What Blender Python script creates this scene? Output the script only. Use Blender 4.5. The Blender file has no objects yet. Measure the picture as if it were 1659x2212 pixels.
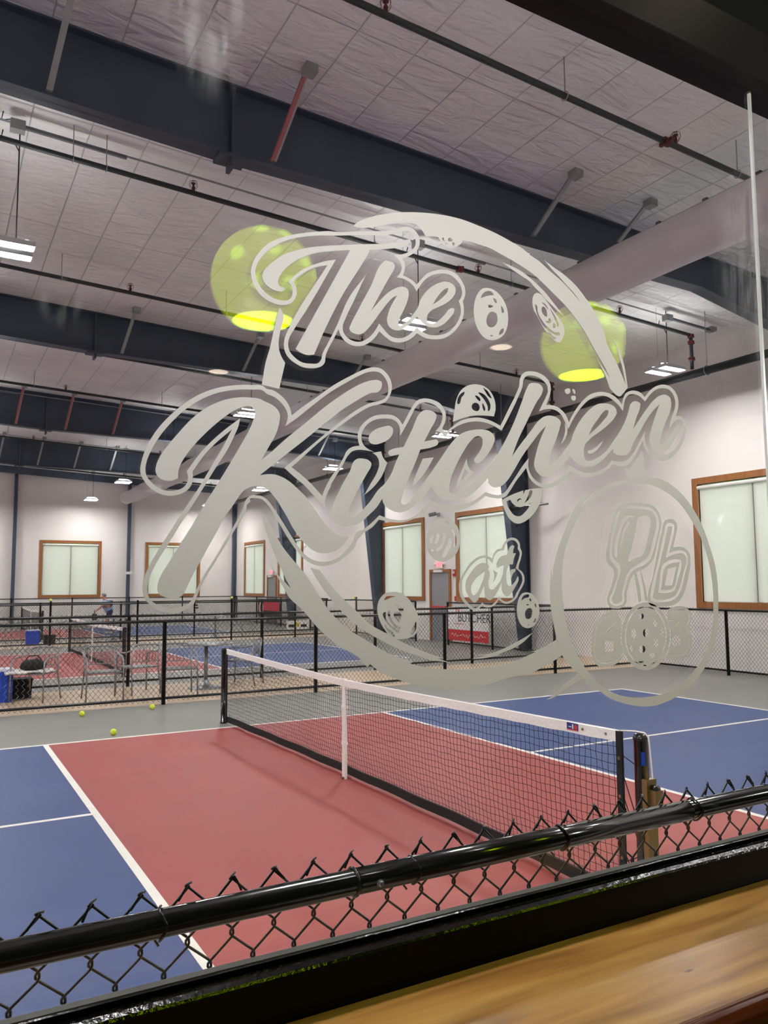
import bpy, bmesh, math, random
from math import pi, sin, cos, radians, sqrt, atan2
from mathutils import Vector, Matrix

random.seed(7)
SC = bpy.context.scene
COL = SC.collection

# ------------------------------------------------------------------ camera
CX, CY, CZ = -3.2753, -6.4693, 1.7196
YAW, PITCH, ROLL = 0.519044, 0.0915376, -0.00604018
_f = Vector((sin(YAW) * cos(PITCH), cos(YAW) * cos(PITCH), sin(PITCH)))
_r = Vector((cos(YAW), -sin(YAW), 0))
_u = _r.cross(_f)
_R = _r * cos(ROLL) + _u * sin(ROLL)
_U = -_r * sin(ROLL) + _u * cos(ROLL)
cam_data = bpy.data.cameras.new('camera')
cam = bpy.data.objects.new('camera', cam_data)
COL.objects.link(cam)
cam.matrix_world = Matrix(((_R.x, _U.x, -_f.x, CX), (_R.y, _U.y, -_f.y, CY), (_R.z, _U.z, -_f.z, CZ), (0, 0, 0, 1)))
cam_data.sensor_fit = 'VERTICAL'
cam_data.sensor_height = 36.0
cam_data.lens = 1711.6 / 2212 * 36
cam_data.clip_start = 0.02
cam_data.clip_end = 300
cam_data.dof.use_dof = True
cam_data.dof.focus_distance = 1.75
cam_data.dof.aperture_fstop = cam_data.lens / 1.5
SC.camera = cam

SC.view_settings.view_transform = 'Standard'
SC.view_settings.look = 'None'
SC.view_settings.gamma = 1.0
SC.view_settings.use_curve_mapping = False
SC.view_settings.exposure = 0.55
SC.cycles.max_bounces = 10
SC.cycles.transparent_max_bounces = 24
SC.cycles.diffuse_bounces = 5
SC.cycles.glossy_bounces = 4
SC.cycles.sample_clamp_indirect = 6.0
SC.cycles.caustics_reflective = False
SC.cycles.caustics_refractive = False

# daylight outside the hall's windows
W = bpy.data.worlds.new('daylight')
SC.world = W
W.use_nodes = True
_bg = W.node_tree.nodes['Background']
_bg.inputs['Color'].default_value = (0.86, 0.92, 1.0, 1)
_bg.inputs['Strength'].default_value = 3.0

LED_STRENGTH = 200.0        # the hall's high bay fixtures
SPOT_STRENGTH = 7.5         # recessed lights of the viewing room
FILL_UPLIGHT = 0.135              # strength of the added glow that fills the ceiling, relative to the panels
FILL_SPOT_WATTS = 340.0         # two added unseen spots that brighten the lettering
LAMP_SHADE, LAMP_MOUTH = 2.9, 19.0

# ------------------------------------------------------------------ materials
def lin(c):
    return tuple(((v / 255.0) / 12.92 if v / 255.0 <= 0.04045 else ((v / 255.0 + 0.055) / 1.055) ** 2.4) for v in c)

MATS = {}
def mat(name, rgb, rough=0.6, metal=0.0, noise=0.0, nscale=8.0, bump=0.0, bscale=20.0, coat=0.0, spec=0.5, stretch=(1, 1, 1)):
    if name in MATS:
        return MATS[name]
    m = bpy.data.materials.new(name)
    m.use_nodes = True
    nt = m.node_tree
    b = nt.nodes['Principled BSDF']
    c = lin(rgb)
    b.inputs['Base Color'].default_value = (*c, 1)
    b.inputs['Roughness'].default_value = rough
    b.inputs['Metallic'].default_value = metal
    b.inputs['Coat Weight'].default_value = coat
    b.inputs['Coat Roughness'].default_value = 0.08
    b.inputs['Specular IOR Level'].default_value = spec
    geo = nt.nodes.new('ShaderNodeNewGeometry')
    mp = nt.nodes.new('ShaderNodeMapping')
    mp.inputs['Scale'].default_value = stretch
    nt.links.new(geo.outputs['Position'], mp.inputs['Vector'])
    if noise > 0:
        n = nt.nodes.new('ShaderNodeTexNoise')
        n.inputs['Scale'].default_value = nscale
        n.inputs['Detail'].default_value = 6
        nt.links.new(mp.outputs['Vector'], n.inputs['Vector'])
        r = nt.nodes.new('ShaderNodeValToRGB')
        r.color_ramp.elements[0].position = 0.3
        r.color_ramp.elements[1].position = 0.7
        r.color_ramp.elements[0].color = (*[v * (1 - noise) for v in c], 1)
        r.color_ramp.elements[1].color = (*[min(1, v * (1 + noise)) for v in c], 1)
        nt.links.new(n.outputs['Fac'], r.inputs['Fac'])
        nt.links.new(r.outputs['Color'], b.inputs['Base Color'])
    if bump > 0:
        n2 = nt.nodes.new('ShaderNodeTexNoise')
        n2.inputs['Scale'].default_value = bscale
        n2.inputs['Detail'].default_value = 4
        nt.links.new(mp.outputs['Vector'], n2.inputs['Vector'])
        bp = nt.nodes.new('ShaderNodeBump')
        bp.inputs['Strength'].default_value = bump
        bp.inputs['Distance'].default_value = 0.02
        nt.links.new(n2.outputs['Fac'], bp.inputs['Height'])
        nt.links.new(bp.outputs['Normal'], b.inputs['Normal'])
    MATS[name] = m
    return m

def emit(name, rgb, strength):
    if name in MATS:
        return MATS[name]
    m = bpy.data.materials.new(name)
    m.use_nodes = True
    nt = m.node_tree
    nt.nodes.clear()
    e = nt.nodes.new('ShaderNodeEmission')
    e.inputs['Color'].default_value = (*rgb, 1)
    e.inputs['Strength'].default_value = strength
    o = nt.nodes.new('ShaderNodeOutputMaterial')
    nt.links.new(e.outputs[0], o.inputs[0])
    MATS[name] = m
    return m

def glass_mat(name, base_f=0.04, tint=(1, 1, 1), rough=0.0, glare_smears=()):
    """thin clear sheet: clear transmission with a mirror sheen that grows at grazing angles"""
    m = bpy.data.materials.new(name)
    m.use_nodes = True
    nt = m.node_tree
    nt.nodes.clear()
    L = nt.links.new
    geo = nt.nodes.new('ShaderNodeNewGeometry')
    dot = nt.nodes.new('ShaderNodeVectorMath'); dot.operation = 'DOT_PRODUCT'
    L(geo.outputs['Incoming'], dot.inputs[0]); L(geo.outputs['Normal'], dot.inputs[1])
    ab = nt.nodes.new('ShaderNodeMath'); ab.operation = 'ABSOLUTE'; L(dot.outputs['Value'], ab.inputs[0])
    om = nt.nodes.new('ShaderNodeMath'); om.operation = 'SUBTRACT'; om.inputs[0].default_value = 1; L(ab.outputs[0], om.inputs[1])
    pw = nt.nodes.new('ShaderNodeMath'); pw.operation = 'POWER'; L(om.outputs[0], pw.inputs[0]); pw.inputs[1].default_value = 5
    ma = nt.nodes.new('ShaderNodeMath'); ma.operation = 'MULTIPLY_ADD'; L(pw.outputs[0], ma.inputs[0])
    ma.inputs[1].default_value = 1 - base_f; ma.inputs[2].default_value = base_f
    tr = nt.nodes.new('ShaderNodeBsdfTransparent'); tr.inputs['Color'].default_value = (*tint, 1)
    gl = nt.nodes.new('ShaderNodeBsdfGlossy'); gl.inputs['Roughness'].default_value = rough
    mx = nt.nodes.new('ShaderNodeMixShader')
    L(ma.outputs[0], mx.inputs[0]); L(tr.outputs[0], mx.inputs[1]); L(gl.outputs[0], mx.inputs[2])
    out = mx
    if glare_smears:
        # white reflection streaks put into the pane as smears that scatter light
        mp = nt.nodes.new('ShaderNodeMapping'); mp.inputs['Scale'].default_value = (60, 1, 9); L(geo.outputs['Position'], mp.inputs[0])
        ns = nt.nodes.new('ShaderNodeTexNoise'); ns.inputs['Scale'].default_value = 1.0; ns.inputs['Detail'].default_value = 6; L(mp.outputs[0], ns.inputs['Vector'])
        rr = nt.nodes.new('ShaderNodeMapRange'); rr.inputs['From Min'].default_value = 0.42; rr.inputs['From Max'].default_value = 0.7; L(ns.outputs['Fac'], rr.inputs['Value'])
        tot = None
        for (x, z, rx, rz, amt) in glare_smears:
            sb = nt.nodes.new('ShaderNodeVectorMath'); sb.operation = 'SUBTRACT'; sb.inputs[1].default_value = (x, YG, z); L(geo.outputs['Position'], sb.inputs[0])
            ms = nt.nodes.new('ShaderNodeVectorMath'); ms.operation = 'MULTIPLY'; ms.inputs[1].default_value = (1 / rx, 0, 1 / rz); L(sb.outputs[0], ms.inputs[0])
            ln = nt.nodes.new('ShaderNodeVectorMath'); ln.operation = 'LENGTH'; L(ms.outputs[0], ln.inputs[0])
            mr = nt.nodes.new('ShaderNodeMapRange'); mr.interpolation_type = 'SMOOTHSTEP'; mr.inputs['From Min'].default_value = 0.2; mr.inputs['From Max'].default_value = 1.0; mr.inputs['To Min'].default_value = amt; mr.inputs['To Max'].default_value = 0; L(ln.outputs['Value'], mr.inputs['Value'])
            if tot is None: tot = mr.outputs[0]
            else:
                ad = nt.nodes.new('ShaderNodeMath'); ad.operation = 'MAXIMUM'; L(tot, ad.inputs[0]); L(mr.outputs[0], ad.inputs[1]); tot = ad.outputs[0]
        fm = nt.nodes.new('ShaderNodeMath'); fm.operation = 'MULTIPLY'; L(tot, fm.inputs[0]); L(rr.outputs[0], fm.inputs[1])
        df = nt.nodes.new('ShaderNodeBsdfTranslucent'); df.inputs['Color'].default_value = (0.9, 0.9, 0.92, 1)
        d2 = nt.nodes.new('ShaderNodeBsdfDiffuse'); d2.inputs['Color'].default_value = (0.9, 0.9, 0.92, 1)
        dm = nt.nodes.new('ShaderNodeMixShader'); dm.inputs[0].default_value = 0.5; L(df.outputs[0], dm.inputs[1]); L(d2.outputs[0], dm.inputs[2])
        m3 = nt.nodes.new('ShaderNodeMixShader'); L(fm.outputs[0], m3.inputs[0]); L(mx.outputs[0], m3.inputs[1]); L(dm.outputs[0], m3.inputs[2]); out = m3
    o = nt.nodes.new('ShaderNodeOutputMaterial'); L(out.outputs[0], o.inputs[0])
    MATS[name] = m
    return m

def translucent_mat(name, diff, trans, clear=0.0, wdiff=0.5, noise=0.0):
    m = bpy.data.materials.new(name)
    m.use_nodes = True
    nt = m.node_tree
    nt.nodes.clear()
    L = nt.links.new
    d = nt.nodes.new('ShaderNodeBsdfDiffuse'); d.inputs['Color'].default_value = (*diff, 1)
    t = nt.nodes.new('ShaderNodeBsdfTranslucent'); t.inputs['Color'].default_value = (*trans, 1)
    mx = nt.nodes.new('ShaderNodeMixShader'); mx.inputs[0].default_value = 1 - wdiff
    L(d.outputs[0], mx.inputs[1]); L(t.outputs[0], mx.inputs[2])
    out = mx
    if clear > 0:
        c = nt.nodes.new('ShaderNodeBsdfTransparent')
        m2 = nt.nodes.new('ShaderNodeMixShader'); m2.inputs[0].default_value = clear
        L(mx.outputs[0], m2.inputs[1]); L(c.outputs[0], m2.inputs[2]); out = m2
    o = nt.nodes.new('ShaderNodeOutputMaterial'); L(out.outputs[0], o.inputs[0])
    MATS[name] = m
    return m

BLACK = mat('black_coated_steel', (14, 15, 18), 0.3)
GLOSSBLACK = mat('gloss_black_paint', (10, 9, 9), 0.16, coat=0.4)
RUBBER = mat('black_fabric', (18, 18, 20), 0.8)
NAVY = mat('dark_navy_steel', (58, 68, 84), 0.55, noise=0.12, nscale=1.5)
PIPE = mat('dark_green_pipe', (30, 36, 38), 0.5)
REDPIPE = mat('red_coupling', (88, 30, 32), 0.5)
REDIRON = mat('red_primer_iron', (160, 92, 92), 0.7)
GALV = mat('galvanised_steel', (150, 152, 152), 0.5, metal=0.35, noise=0.1)
CHROME = mat('brushed_aluminium', (150, 152, 155), 0.35, metal=0.7)
WHITE = mat('white_paint', (225, 224, 220), 0.5)
LINE = mat('white_court_line', (236, 232, 226), 0.6, noise=0.04, nscale=14)
RED = mat('red_court_paint', (155, 66, 63), 0.5, noise=0.05, nscale=1.3, bump=0.05, bscale=300)
BLUE = mat('blue_court_paint', (48, 71, 123), 0.5, noise=0.06, nscale=1.3, bump=0.05, bscale=300)
GREY = mat('grey_court_paint', (128, 126, 121), 0.48, noise=0.07, nscale=0.8, bump=0.05, bscale=300)
BEIGE = mat('beige_walkway_floor', (196, 172, 146), 0.4, noise=0.06, nscale=2)
WALLM = mat('white_insulated_wall', (228, 222, 218), 0.5, noise=0.02, nscale=3, bump=0.25, bscale=1.6)
OAK = mat('stained_brown_trim', (146, 92, 48), 0.45, noise=0.15, nscale=5, stretch=(4, 4, 0.6))
DOORG = mat('grey_door_paint', (136, 136, 140), 0.45)
VINYLBLUE = mat('blue_plastic', (26, 70, 190), 0.4)
BRASS = mat('aged_brass', (150, 128, 84), 0.4, metal=0.8)
BALL = mat('yellow_green_plastic', (230, 244, 70), 0.45)
TAPE = mat('white_net_tape', (246, 243, 240), 0.6, bump=0.3, bscale=40)
DARKROOM = mat('dark_green_room_paint', (8, 12, 8), 0.85, spec=0.1)
DARKCEIL = mat('dark_room_ceiling', (16, 16, 15), 0.9, spec=0.1)
SKIN = mat('skin', (190, 130, 110), 0.6)

# ------------------------------------------------------------------ mesh helpers
def new_bm():
    return bmesh.new()

def add_box(bm, x0, x1, y0, y1, z0, z1):
    v = [bm.verts.new(p) for p in ((x0, y0, z0), (x1, y0, z0), (x1, y1, z0), (x0, y1, z0), (x0, y0, z1), (x1, y0, z1), (x1, y1, z1), (x0, y1, z1))]
    for f in ((3, 2, 1, 0), (4, 5, 6, 7), (0, 1, 5, 4), (1, 2, 6, 5), (2, 3, 7, 6), (3, 0, 4, 7)):
        bm.faces.new([v[i] for i in f])

def add_prism(bm, prof, axis, a, b):
    """closed 2D profile swept along an axis: axis 'x' profile is (y,z); 'y' is (x,z); 'z' is (x,y)"""
    def P(p, t):
        return {'x': (t, p[0], p[1]), 'y': (p[0], t, p[1]), 'z': (p[0], p[1], t)}[axis]
    A = [bm.verts.new(P(p, a)) for p in prof]
    B = [bm.verts.new(P(p, b)) for p in prof]
    n = len(prof)
    for i in range(n):
        bm.faces.new((A[i], A[(i + 1) % n], B[(i + 1) % n], B[i]))
    bm.faces.new(A[::-1]); bm.faces.new(B)

def add_tube(bm, pts, r, seg=8, caps=True, closed=False):
    pts = [Vector(p) for p in pts]
    n = len(pts)
    rs = r if isinstance(r, (list, tuple)) else [r] * n
    rings = []
    prev = None
    for i in range(n):
        if closed:
            d = pts[(i + 1) % n] - pts[i - 1]
        else:
            d = pts[min(i + 1, n - 1)] - pts[max(i - 1, 0)]
        d.normalize()
        if prev is None:
            a = Vector((0, 0, 1)) if abs(d.z) < 0.9 else Vector((1, 0, 0))
            u = d.cross(a).normalized()
        else:
            u = (prev - d * prev.dot(d)).normalized()
        prev = u
        w = d.cross(u)
        rings.append([bm.verts.new(pts[i] + (u * cos(2 * pi * k / seg) + w * sin(2 * pi * k / seg)) * rs[i]) for k in range(seg)])
    m = n if closed else n - 1
    for i in range(m):
        A, B = rings[i], rings[(i + 1) % n]
        for k in range(seg):
            bm.faces.new((A[k], A[(k + 1) % seg], B[(k + 1) % seg], B[k]))
    if caps and not closed:
        bm.faces.new(rings[0][::-1]); bm.faces.new(rings[-1])

def add_lathe(bm, prof, cx=0, cy=0, cz=0, seg=24, cap=True):
    rings = []
    for r, z in prof:
        rings.append([bm.verts.new((cx + r * cos(2 * pi * k / seg), cy + r * sin(2 * pi * k / seg), cz + z)) for k in range(seg)])
    for i in range(len(prof) - 1):
        for k in range(seg):
            bm.faces.new((rings[i][k], rings[i][(k + 1) % seg], rings[i + 1][(k + 1) % seg], rings[i + 1][k]))
    if cap:
        if prof[0][0] > 1e-6: bm.faces.new(rings[0][::-1])
        if prof[-1][0] > 1e-6: bm.faces.new(rings[-1])

def add_sphere(bm, c, r, seg=16, rings=10, sx=1, sy=1, sz=1):
    prof = []
    ret = bmesh.ops.create_uvsphere(bm, u_segments=seg, v_segments=rings, radius=r)
    for v in ret['verts']:
        v.co = Vector((v.co.x * sx + c[0], v.co.y * sy + c[1], v.co.z * sz + c[2]))

def obj(name, bm, m, parent=None, smooth=False, loc=None):
    me = bpy.data.meshes.new(name)
    bmesh.ops.recalc_face_normals(bm, faces=bm.faces)
    bm.to_mesh(me); bm.free()
    if m is not None:
        me.materials.append(m)
    if smooth:
        for p in me.polygons: p.use_smooth = True
    o = bpy.data.objects.new(name, me)
    COL.objects.link(o)
    if parent is not None: o.parent = parent
    if loc is not None: o.location = loc
    return o

def smooth_by_angle(o, deg=40):
    me = o.data
    for p in me.polygons: p.use_smooth = True
    me.set_sharp_from_angle(angle=radians(deg)) if hasattr(me, 'set_sharp_from_angle') else None
    return o

def tag(o, label=None, cat=None, group=None, kind=None):
    if label: o['label'] = label
    if cat: o['category'] = cat
    if group: o['group'] = group
    if kind: o['kind'] = kind
    return o

def thing(name, label, cat, loc=(0, 0, 0), rz=0.0, group=None, kind=None):
    o = bpy.data.objects.new(name, None)
    o.empty_display_size = 0.1
    COL.objects.link(o)
    o.location = loc; o.rotation_euler = (0, 0, rz)
    return tag(o, label, cat, group, kind)

def struct(name, bm, m, label=None):
    o = obj(name, bm, m)
    o['kind'] = 'structure'
    if label: o['label'] = label; o['category'] = name.split('_')[0]
    return o

def box(name, m, parent, *b):
    bm = new_bm(); add_box(bm, *b); return obj(name, bm, m, parent)

def dup(root, loc, rz=None, label=None, group=None):
    r = root.copy(); COL.objects.link(r); r.location = loc
    if rz is not None: r.rotation_euler = (0, 0, rz)
    if label: r['label'] = label
    if group: r['group'] = group
    for ch in list(root.children):
        c = ch.copy(); COL.objects.link(c); c.parent = r
        for g in list(ch.children):
            d = g.copy(); COL.objects.link(d); d.parent = c
    return r

def text_mesh(name, s, size, m, parent, mw, extrude=0.001, align='CENTER'):
    cu = bpy.data.curves.new(name, 'FONT')
    cu.body = s; cu.size = size; cu.align_x = align; cu.align_y = 'CENTER'; cu.extrude = extrude
    tmp = bpy.data.objects.new(name, cu); COL.objects.link(tmp)
    dg = bpy.context.evaluated_depsgraph_get()
    me = bpy.data.meshes.new_from_object(tmp.evaluated_get(dg))
    me.transform(mw)
    bpy.data.objects.remove(tmp); 
    me.materials.clear(); me.materials.append(m)
    o = bpy.data.objects.new(name, me); COL.objects.link(o)
    o.parent = parent
    return o

# ------------------------------------------------------------------ layout
XW, YB, XL = 10.3, 32.7, -10.2            # right wall, back wall, left wall of the hall
YG = CY + 1.15                            # plane of the viewing window's glass
def roof(x): return 7.12 - 0.045 * x
COURTS = [0.0, 12.75, 25.5]

# ================================================================== the setting
# floor: one slab, the walkways, the courts' paint
bm = new_bm(); add_box(bm, XL - 0.2, XW + 0.2, -12.0, YB + 0.2, -0.12, 0.0); struct('floor', bm, GREY)
bm = new_bm()
for y0, y1 in ((5.38, 7.74), (18.12, 20.48)):
    add_box(bm, XL, XW, y0, y1, 0.0, 0.002)
fl = struct('floor', bm, BEIGE)
for ci, yc in enumerate(COURTS):
    bm = new_bm(); add_box(bm, -2.108, 2.108, yc - 3.02, yc + 3.02, 0.0, 0.003); struct('floor', bm, RED)
    bm = new_bm()
    add_box(bm, -6.66, -2.108, yc - 3.02, yc + 3.02, 0.0, 0.003); add_box(bm, 2.108, 6.6, yc - 3.02, yc + 3.02, 0.0, 0.003)
    struct('floor', bm, BLUE)
    bm = new_bm(); h = 0.027; z = 0.0045
    xb0, xb1 = -6.7, 6.6
    for s in (-1, 1):
        add_box(bm, xb0 - h, xb1 + h, yc + s * 3.03 - h, yc + s * 3.03 + h, 0, z)
        add_box(bm, s * 2.115 - h, s * 2.115 + h, yc - 3.03 + h, yc + 3.03 - h, 0, z + 0.0004)
    for x in (xb0, xb1): add_box(bm, x - h, x + h, yc - 3.03 + h, yc + 3.03 - h, 0, z + 0.0002)
    add_box(bm, xb0 + h, -2.115 - h, yc - h * 0.9, yc + h * 0.9, 0, z); add_box(bm, 2.115 + h, xb1 - h, yc - h * 0.9, yc + h * 0.9, 0, z)
    struct('floor', bm, LINE)

# ---- walls with window openings
def wall_with_holes(bm, axis, pos, thick, a0, a1, z1f, holes):
    """wall along an axis with rectangular openings (a0,a1,z0,z1); z1f gives the top height"""
    xs = sorted(set([a0, a1] + [h[0] for h in holes] + [h[1] for h in holes]))
    for i in range(len(xs) - 1):
        l, r = xs[i], xs[i + 1]
        hs = sorted([(h[2], h[3]) for h in holes if h[0] <= l + 1e-6 and h[1] >= r - 1e-6])
        z = 0.0
        spans = []
        for (p, q) in hs:
            if p > z: spans.append((z, p, False))
            z = q
        spans.append((z, None, True))
        for (p, q, top) in spans:
            zt0, zt1 = (q, q) if not top else (z1f(l), z1f(r))
            if axis == 'y':
                v = [(pos, l), (pos + thick, l), (pos + thick, r), (pos, r)]
            else:
                v = [(l, pos), (l, pos + thick), (r, pos + thick), (r, pos)]
            zt = [zt0, zt0, zt1, zt1]
            b = [bm.verts.new((x, y, p)) for x, y in v]
            t = [bm.verts.new((x, y, zt[k])) for k, (x, y) in enumerate(v)]
            bm.faces.new(b[::-1]); bm.faces.new(t)
            for k in range(4): bm.faces.new((b[k], b[(k + 1) % 4], t[(k + 1) % 4], t[k]))

RW = [(1.72, 4.45), (10.0, 12.95), (14.7, 17.4), (24.15, 26.9), (28.55, 31.3)]      # outer edges of the frames on the right wall
BW = [(-4.3, -1.6), (1.0, 3.7), (5.75, 8.45)]
FW = 0.13
def inset(w): return (w[0] + FW, w[1] - FW, 1.21 + FW, 3.85 - FW)
rdoors = [(13.33, 14.3), (27.14, 28.1)]
bm = new_bm()
wall_with_holes(bm, 'y', XW, 0.2, -5.3, YB + 0.2, lambda y: roof(XW) + 0.05, [inset(w) for w in RW])
struct('wall_right', bm, WALLM)
bm = new_bm()
wall_with_holes(bm, 'x', YB, 0.2, XL - 0.2, XW, lambda x: roof(x) + 0.05, [inset(w) for w in BW])
struct('wall_back', bm, WALLM)
bm = new_bm(); add_box(bm, XL - 0.2, XL, -5.3, YB, 0, roof(XL) + 0.05); struct('wall_left', bm, WALLM)
# front wall of the hall, with the opening of the viewing window
V0, V1, VZ0, VZ1 = -6.2, -0.6, 1.10, 3.06
bm = new_bm()
wall_with_holes(bm, 'x', YG - 0.01, 0.065, XL - 0.2, XW + 0.2, lambda x: roof(x) + 0.05, [(V0, V1, VZ0, VZ1)])
struct('wall_front', bm, WALLM)

# ---- roof lining: white facing sheets with taped seams, sagging and wrinkled
def ceiling_mat():
    m = bpy.data.materials.new('white_foil_insulation'); m.use_nodes = True
    nt = m.node_tree; L = nt.links.new
    b = nt.nodes['Principled BSDF']
    b.inputs['Roughness'].default_value = 0.3
    geo = nt.nodes.new('ShaderNodeNewGeometry')
    sep = nt.nodes.new('ShaderNodeSeparateXYZ'); L(geo.outputs['Position'], sep.inputs[0])
    def seam(out, pitch, off, width):
        a = nt.nodes.new('ShaderNodeMath'); a.operation = 'ADD'; a.inputs[1].default_value = off; L(out, a.inputs[0])
        p = nt.nodes.new('ShaderNodeMath'); p.operation = 'PINGPONG'; p.inputs[1].default_value = pitch / 2; L(a.outputs[0], p.inputs[0])
        r = nt.nodes.new('ShaderNodeMapRange'); r.inputs['From Min'].default_value = 0; r.inputs['From Max'].default_value = width
        r.inputs['To Min'].default_value = 1; r.inputs['To Max'].default_value = 0; L(p.outputs[0], r.inputs['Value'])
        return r.outputs[0], p.outputs[0]
    # seams wander a little
    s1, p1 = seam(sep.outputs['X'], 0.65, -0.14 + 100 * 0.65, 0.010)
    s2, p2 = seam(sep.outputs['Y'], 3.08, 0.04 + 100 * 3.08, 0.014)
    mx = nt.nodes.new('ShaderNodeMath'); mx.operation = 'MAXIMUM'; L(s1, mx.inputs[0]); L(s2, mx.inputs[1])
    mp = nt.nodes.new('ShaderNodeMapping'); mp.inputs['Scale'].default_value = (1.0, 3.2, 1); L(geo.outputs['Position'], mp.inputs[0])
    n = nt.nodes.new('ShaderNodeTexNoise'); n.inputs['Scale'].default_value = 1.5; n.inputs['Detail'].default_value = 5; n.inputs['Distortion'].default_value = 1.6
    L(mp.outputs[0], n.inputs['Vector'])
    n2 = nt.nodes.new('ShaderNodeTexNoise'); n2.inputs['Scale'].default_value = 0.7; L(geo.outputs['Position'], n2.inputs['Vector'])
    cr = nt.nodes.new('ShaderNodeValToRGB')
    cr.color_ramp.elements[0].color = (*lin((234, 234, 234)), 1); cr.color_ramp.elements[1].color = (*lin((246, 246, 246)), 1)
    cr.color_ramp.elements[0].position = 0.35; cr.color_ramp.elements[1].position = 0.65
    L(n2.outputs['Fac'], cr.inputs[0])
    dk = nt.nodes.new('ShaderNodeMix'); dk.data_type = 'RGBA'; dk.inputs['B'].default_value = (*lin((150, 144, 148)), 1)
    q = nt.nodes.new('ShaderNodeMath'); q.operation = 'MULTIPLY'; q.inputs[1].default_value = 0.28; L(mx.outputs[0], q.inputs[0])
    L(q.outputs[0], dk.inputs['Factor']); L(cr.outputs[0], dk.inputs['A']); L(dk.outputs['Result'], b.inputs['Base Color'])
    # pillow between seams + wrinkles as relief
    pil = nt.nodes.new('ShaderNodeMath'); pil.operation = 'MULTIPLY_ADD'; pil.inputs[1].default_value = 0.12; L(p1, pil.inputs[0])
    hgt = nt.nodes.new('ShaderNodeMath'); hgt.operation = 'MULTIPLY_ADD'; hgt.inputs[1].default_value = 0.7
    L(n.outputs['Fac'], hgt.inputs[0])
    pil.inputs[2].default_value = 0.0
    L(pil.outputs[0], hgt.inputs[2])
    h2 = nt.nodes.new('ShaderNodeMath'); h2.operation = 'MULTIPLY_ADD'; h2.inputs[1].default_value = 0.25; L(mx.outputs[0], h2.inputs[0]); L(hgt.outputs[0], h2.inputs[2])
    bp = nt.nodes.new('ShaderNodeBump'); bp.inputs['Strength'].default_value = 0.65; bp.inputs['Distance'].default_value = 0.14
    L(h2.outputs[0], bp.inputs['Height']); L(bp.outputs[0], b.inputs['Normal'])
    return m
CEILM = ceiling_mat()
bm = new_bm()
add_prism(bm, [(XL - 0.2, roof(XL - 0.2)), (XW + 0.2, roof(XW + 0.2)), (XW + 0.2, roof(XW) + 0.15), (XL - 0.2, roof(XL) + 0.15)], 'y', YG - 0.02, YB + 0.2)
struct('ceiling', bm, CEILM)

# ---- hall windows: brown frame, glass, two pale roller blinds with a head rail
BLIND = translucent_mat('pale_blind_fabric', lin((220, 218, 214)), lin((246, 240, 232)), clear=0.26, wdiff=0.42)
PANE = glass_mat('clear_window_glass', 0.05, (0.97, 0.98, 0.97))
def hall_window(n, axis, w):
    a0, a1 = w; z0, z1 = 1.21, 3.85
    s = thing('window_%d' % n, None, None, kind='structure')
    def bx(bm, A0, A1, d0, d1, Z0, Z1):      # d measured from the wall's inner face, positive into the hall
        if axis == 'y': add_box(bm, XW - d1, XW - d0, A0, A1, Z0, Z1)
        else: add_box(bm, A0, A1, YB - d1, YB - d0, Z0, Z1)
    bm = new_bm(); e = 0.0
    bx(bm, a0, a0 + FW, -0.1, 0.045, z0, z1); bx(bm, a1 - FW, a1, -0.1, 0.045, z0, z1)
    bx(bm, a0 + FW, a1 - FW, -0.1, 0.045, z0, z0 + FW); bx(bm, a0 + FW, a1 - FW, -0.1, 0.045, z1 - FW, z1)
    obj('window_frame', bm, OAK, s)
    bm = new_bm(); mid = (a0 + a1) / 2
    bx(bm, mid - 0.04, mid + 0.04, -0.16, -0.09, z0 + FW, z1 - FW)
    for q in (a0 + FW, a1 - FW - 0.04): bx(bm, q, q + 0.04, -0.16, -0.11, z0 + FW, z1 - FW)
    obj('mullion', bm, WHITE, s)
    bm = new_bm(); bx(bm, mid - 0.018, mid + 0.018, -0.03, -0.004, z0 + FW, z1 - FW); obj('centre_bar', bm, mat('mid_grey_bar', (120, 120, 118), 0.6), s)
    bm = new_bm(); bx(bm, a0 + FW, a1 - FW, -0.136, -0.13, z0 + FW, z1 - FW); obj('pane', bm, PANE, s)
    for (p, q) in ((a0 + FW + 0.03, mid - 0.012), (mid + 0.012, a1 - FW - 0.03)):
        bm = new_bm(); bx(bm, p, q, 0.003, 0.005, z0 + FW + 0.01, z1 - FW - 0.08); obj('blind', bm, BLIND, s)
    bm = new_bm()
    if axis == 'y': add_tube(bm, [(XW - 0.02, a0 + FW, z1 - FW - 0.07), (XW - 0.02, a1 - FW, z1 - FW - 0.07)], 0.04, 10)
    else: add_tube(bm, [(a0 + FW, YB - 0.02, z1 - FW - 0.07), (a1 - FW, YB - 0.02, z1 - FW - 0.07)], 0.04, 10)
    obj('blind_roll', bm, WHITE, s)
k = 2
for w in RW: hall_window(k, 'y', w); k += 1
for w in BW: hall_window(k, 'x', w); k += 1

# ---- exit doors on the right wall
for n, (a, b) in enumerate(rdoors):
    s = thing('door_%d' % (n + 1), None, None, kind='structure')
    bm = new_bm(); h = 2.09; t = 0.09
    add_box(bm, XW - 0.05, XW, a - t, a, 0, h + t); add_box(bm, XW - 0.05, XW, b, b + t, 0, h + t); add_box(bm, XW - 0.05, XW, a, b, h, h + t)
    obj('door_frame', bm, OAK, s)
    box('door_leaf', DOORG, s, XW - 0.025, XW, a, b, 0.01, h)
    box('push_bar', mat('red_push_bar', (190, 60, 70), 0.5), s, XW - 0.11, XW - 0.026, a + 0.12, b - 0.12, 1.0, 1.07)
    box('door_closer', WHITE, s, XW - 0.12, XW - 0.051, a + 0.3, a + 0.72, h + 0.0, h + 0.07)

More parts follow.
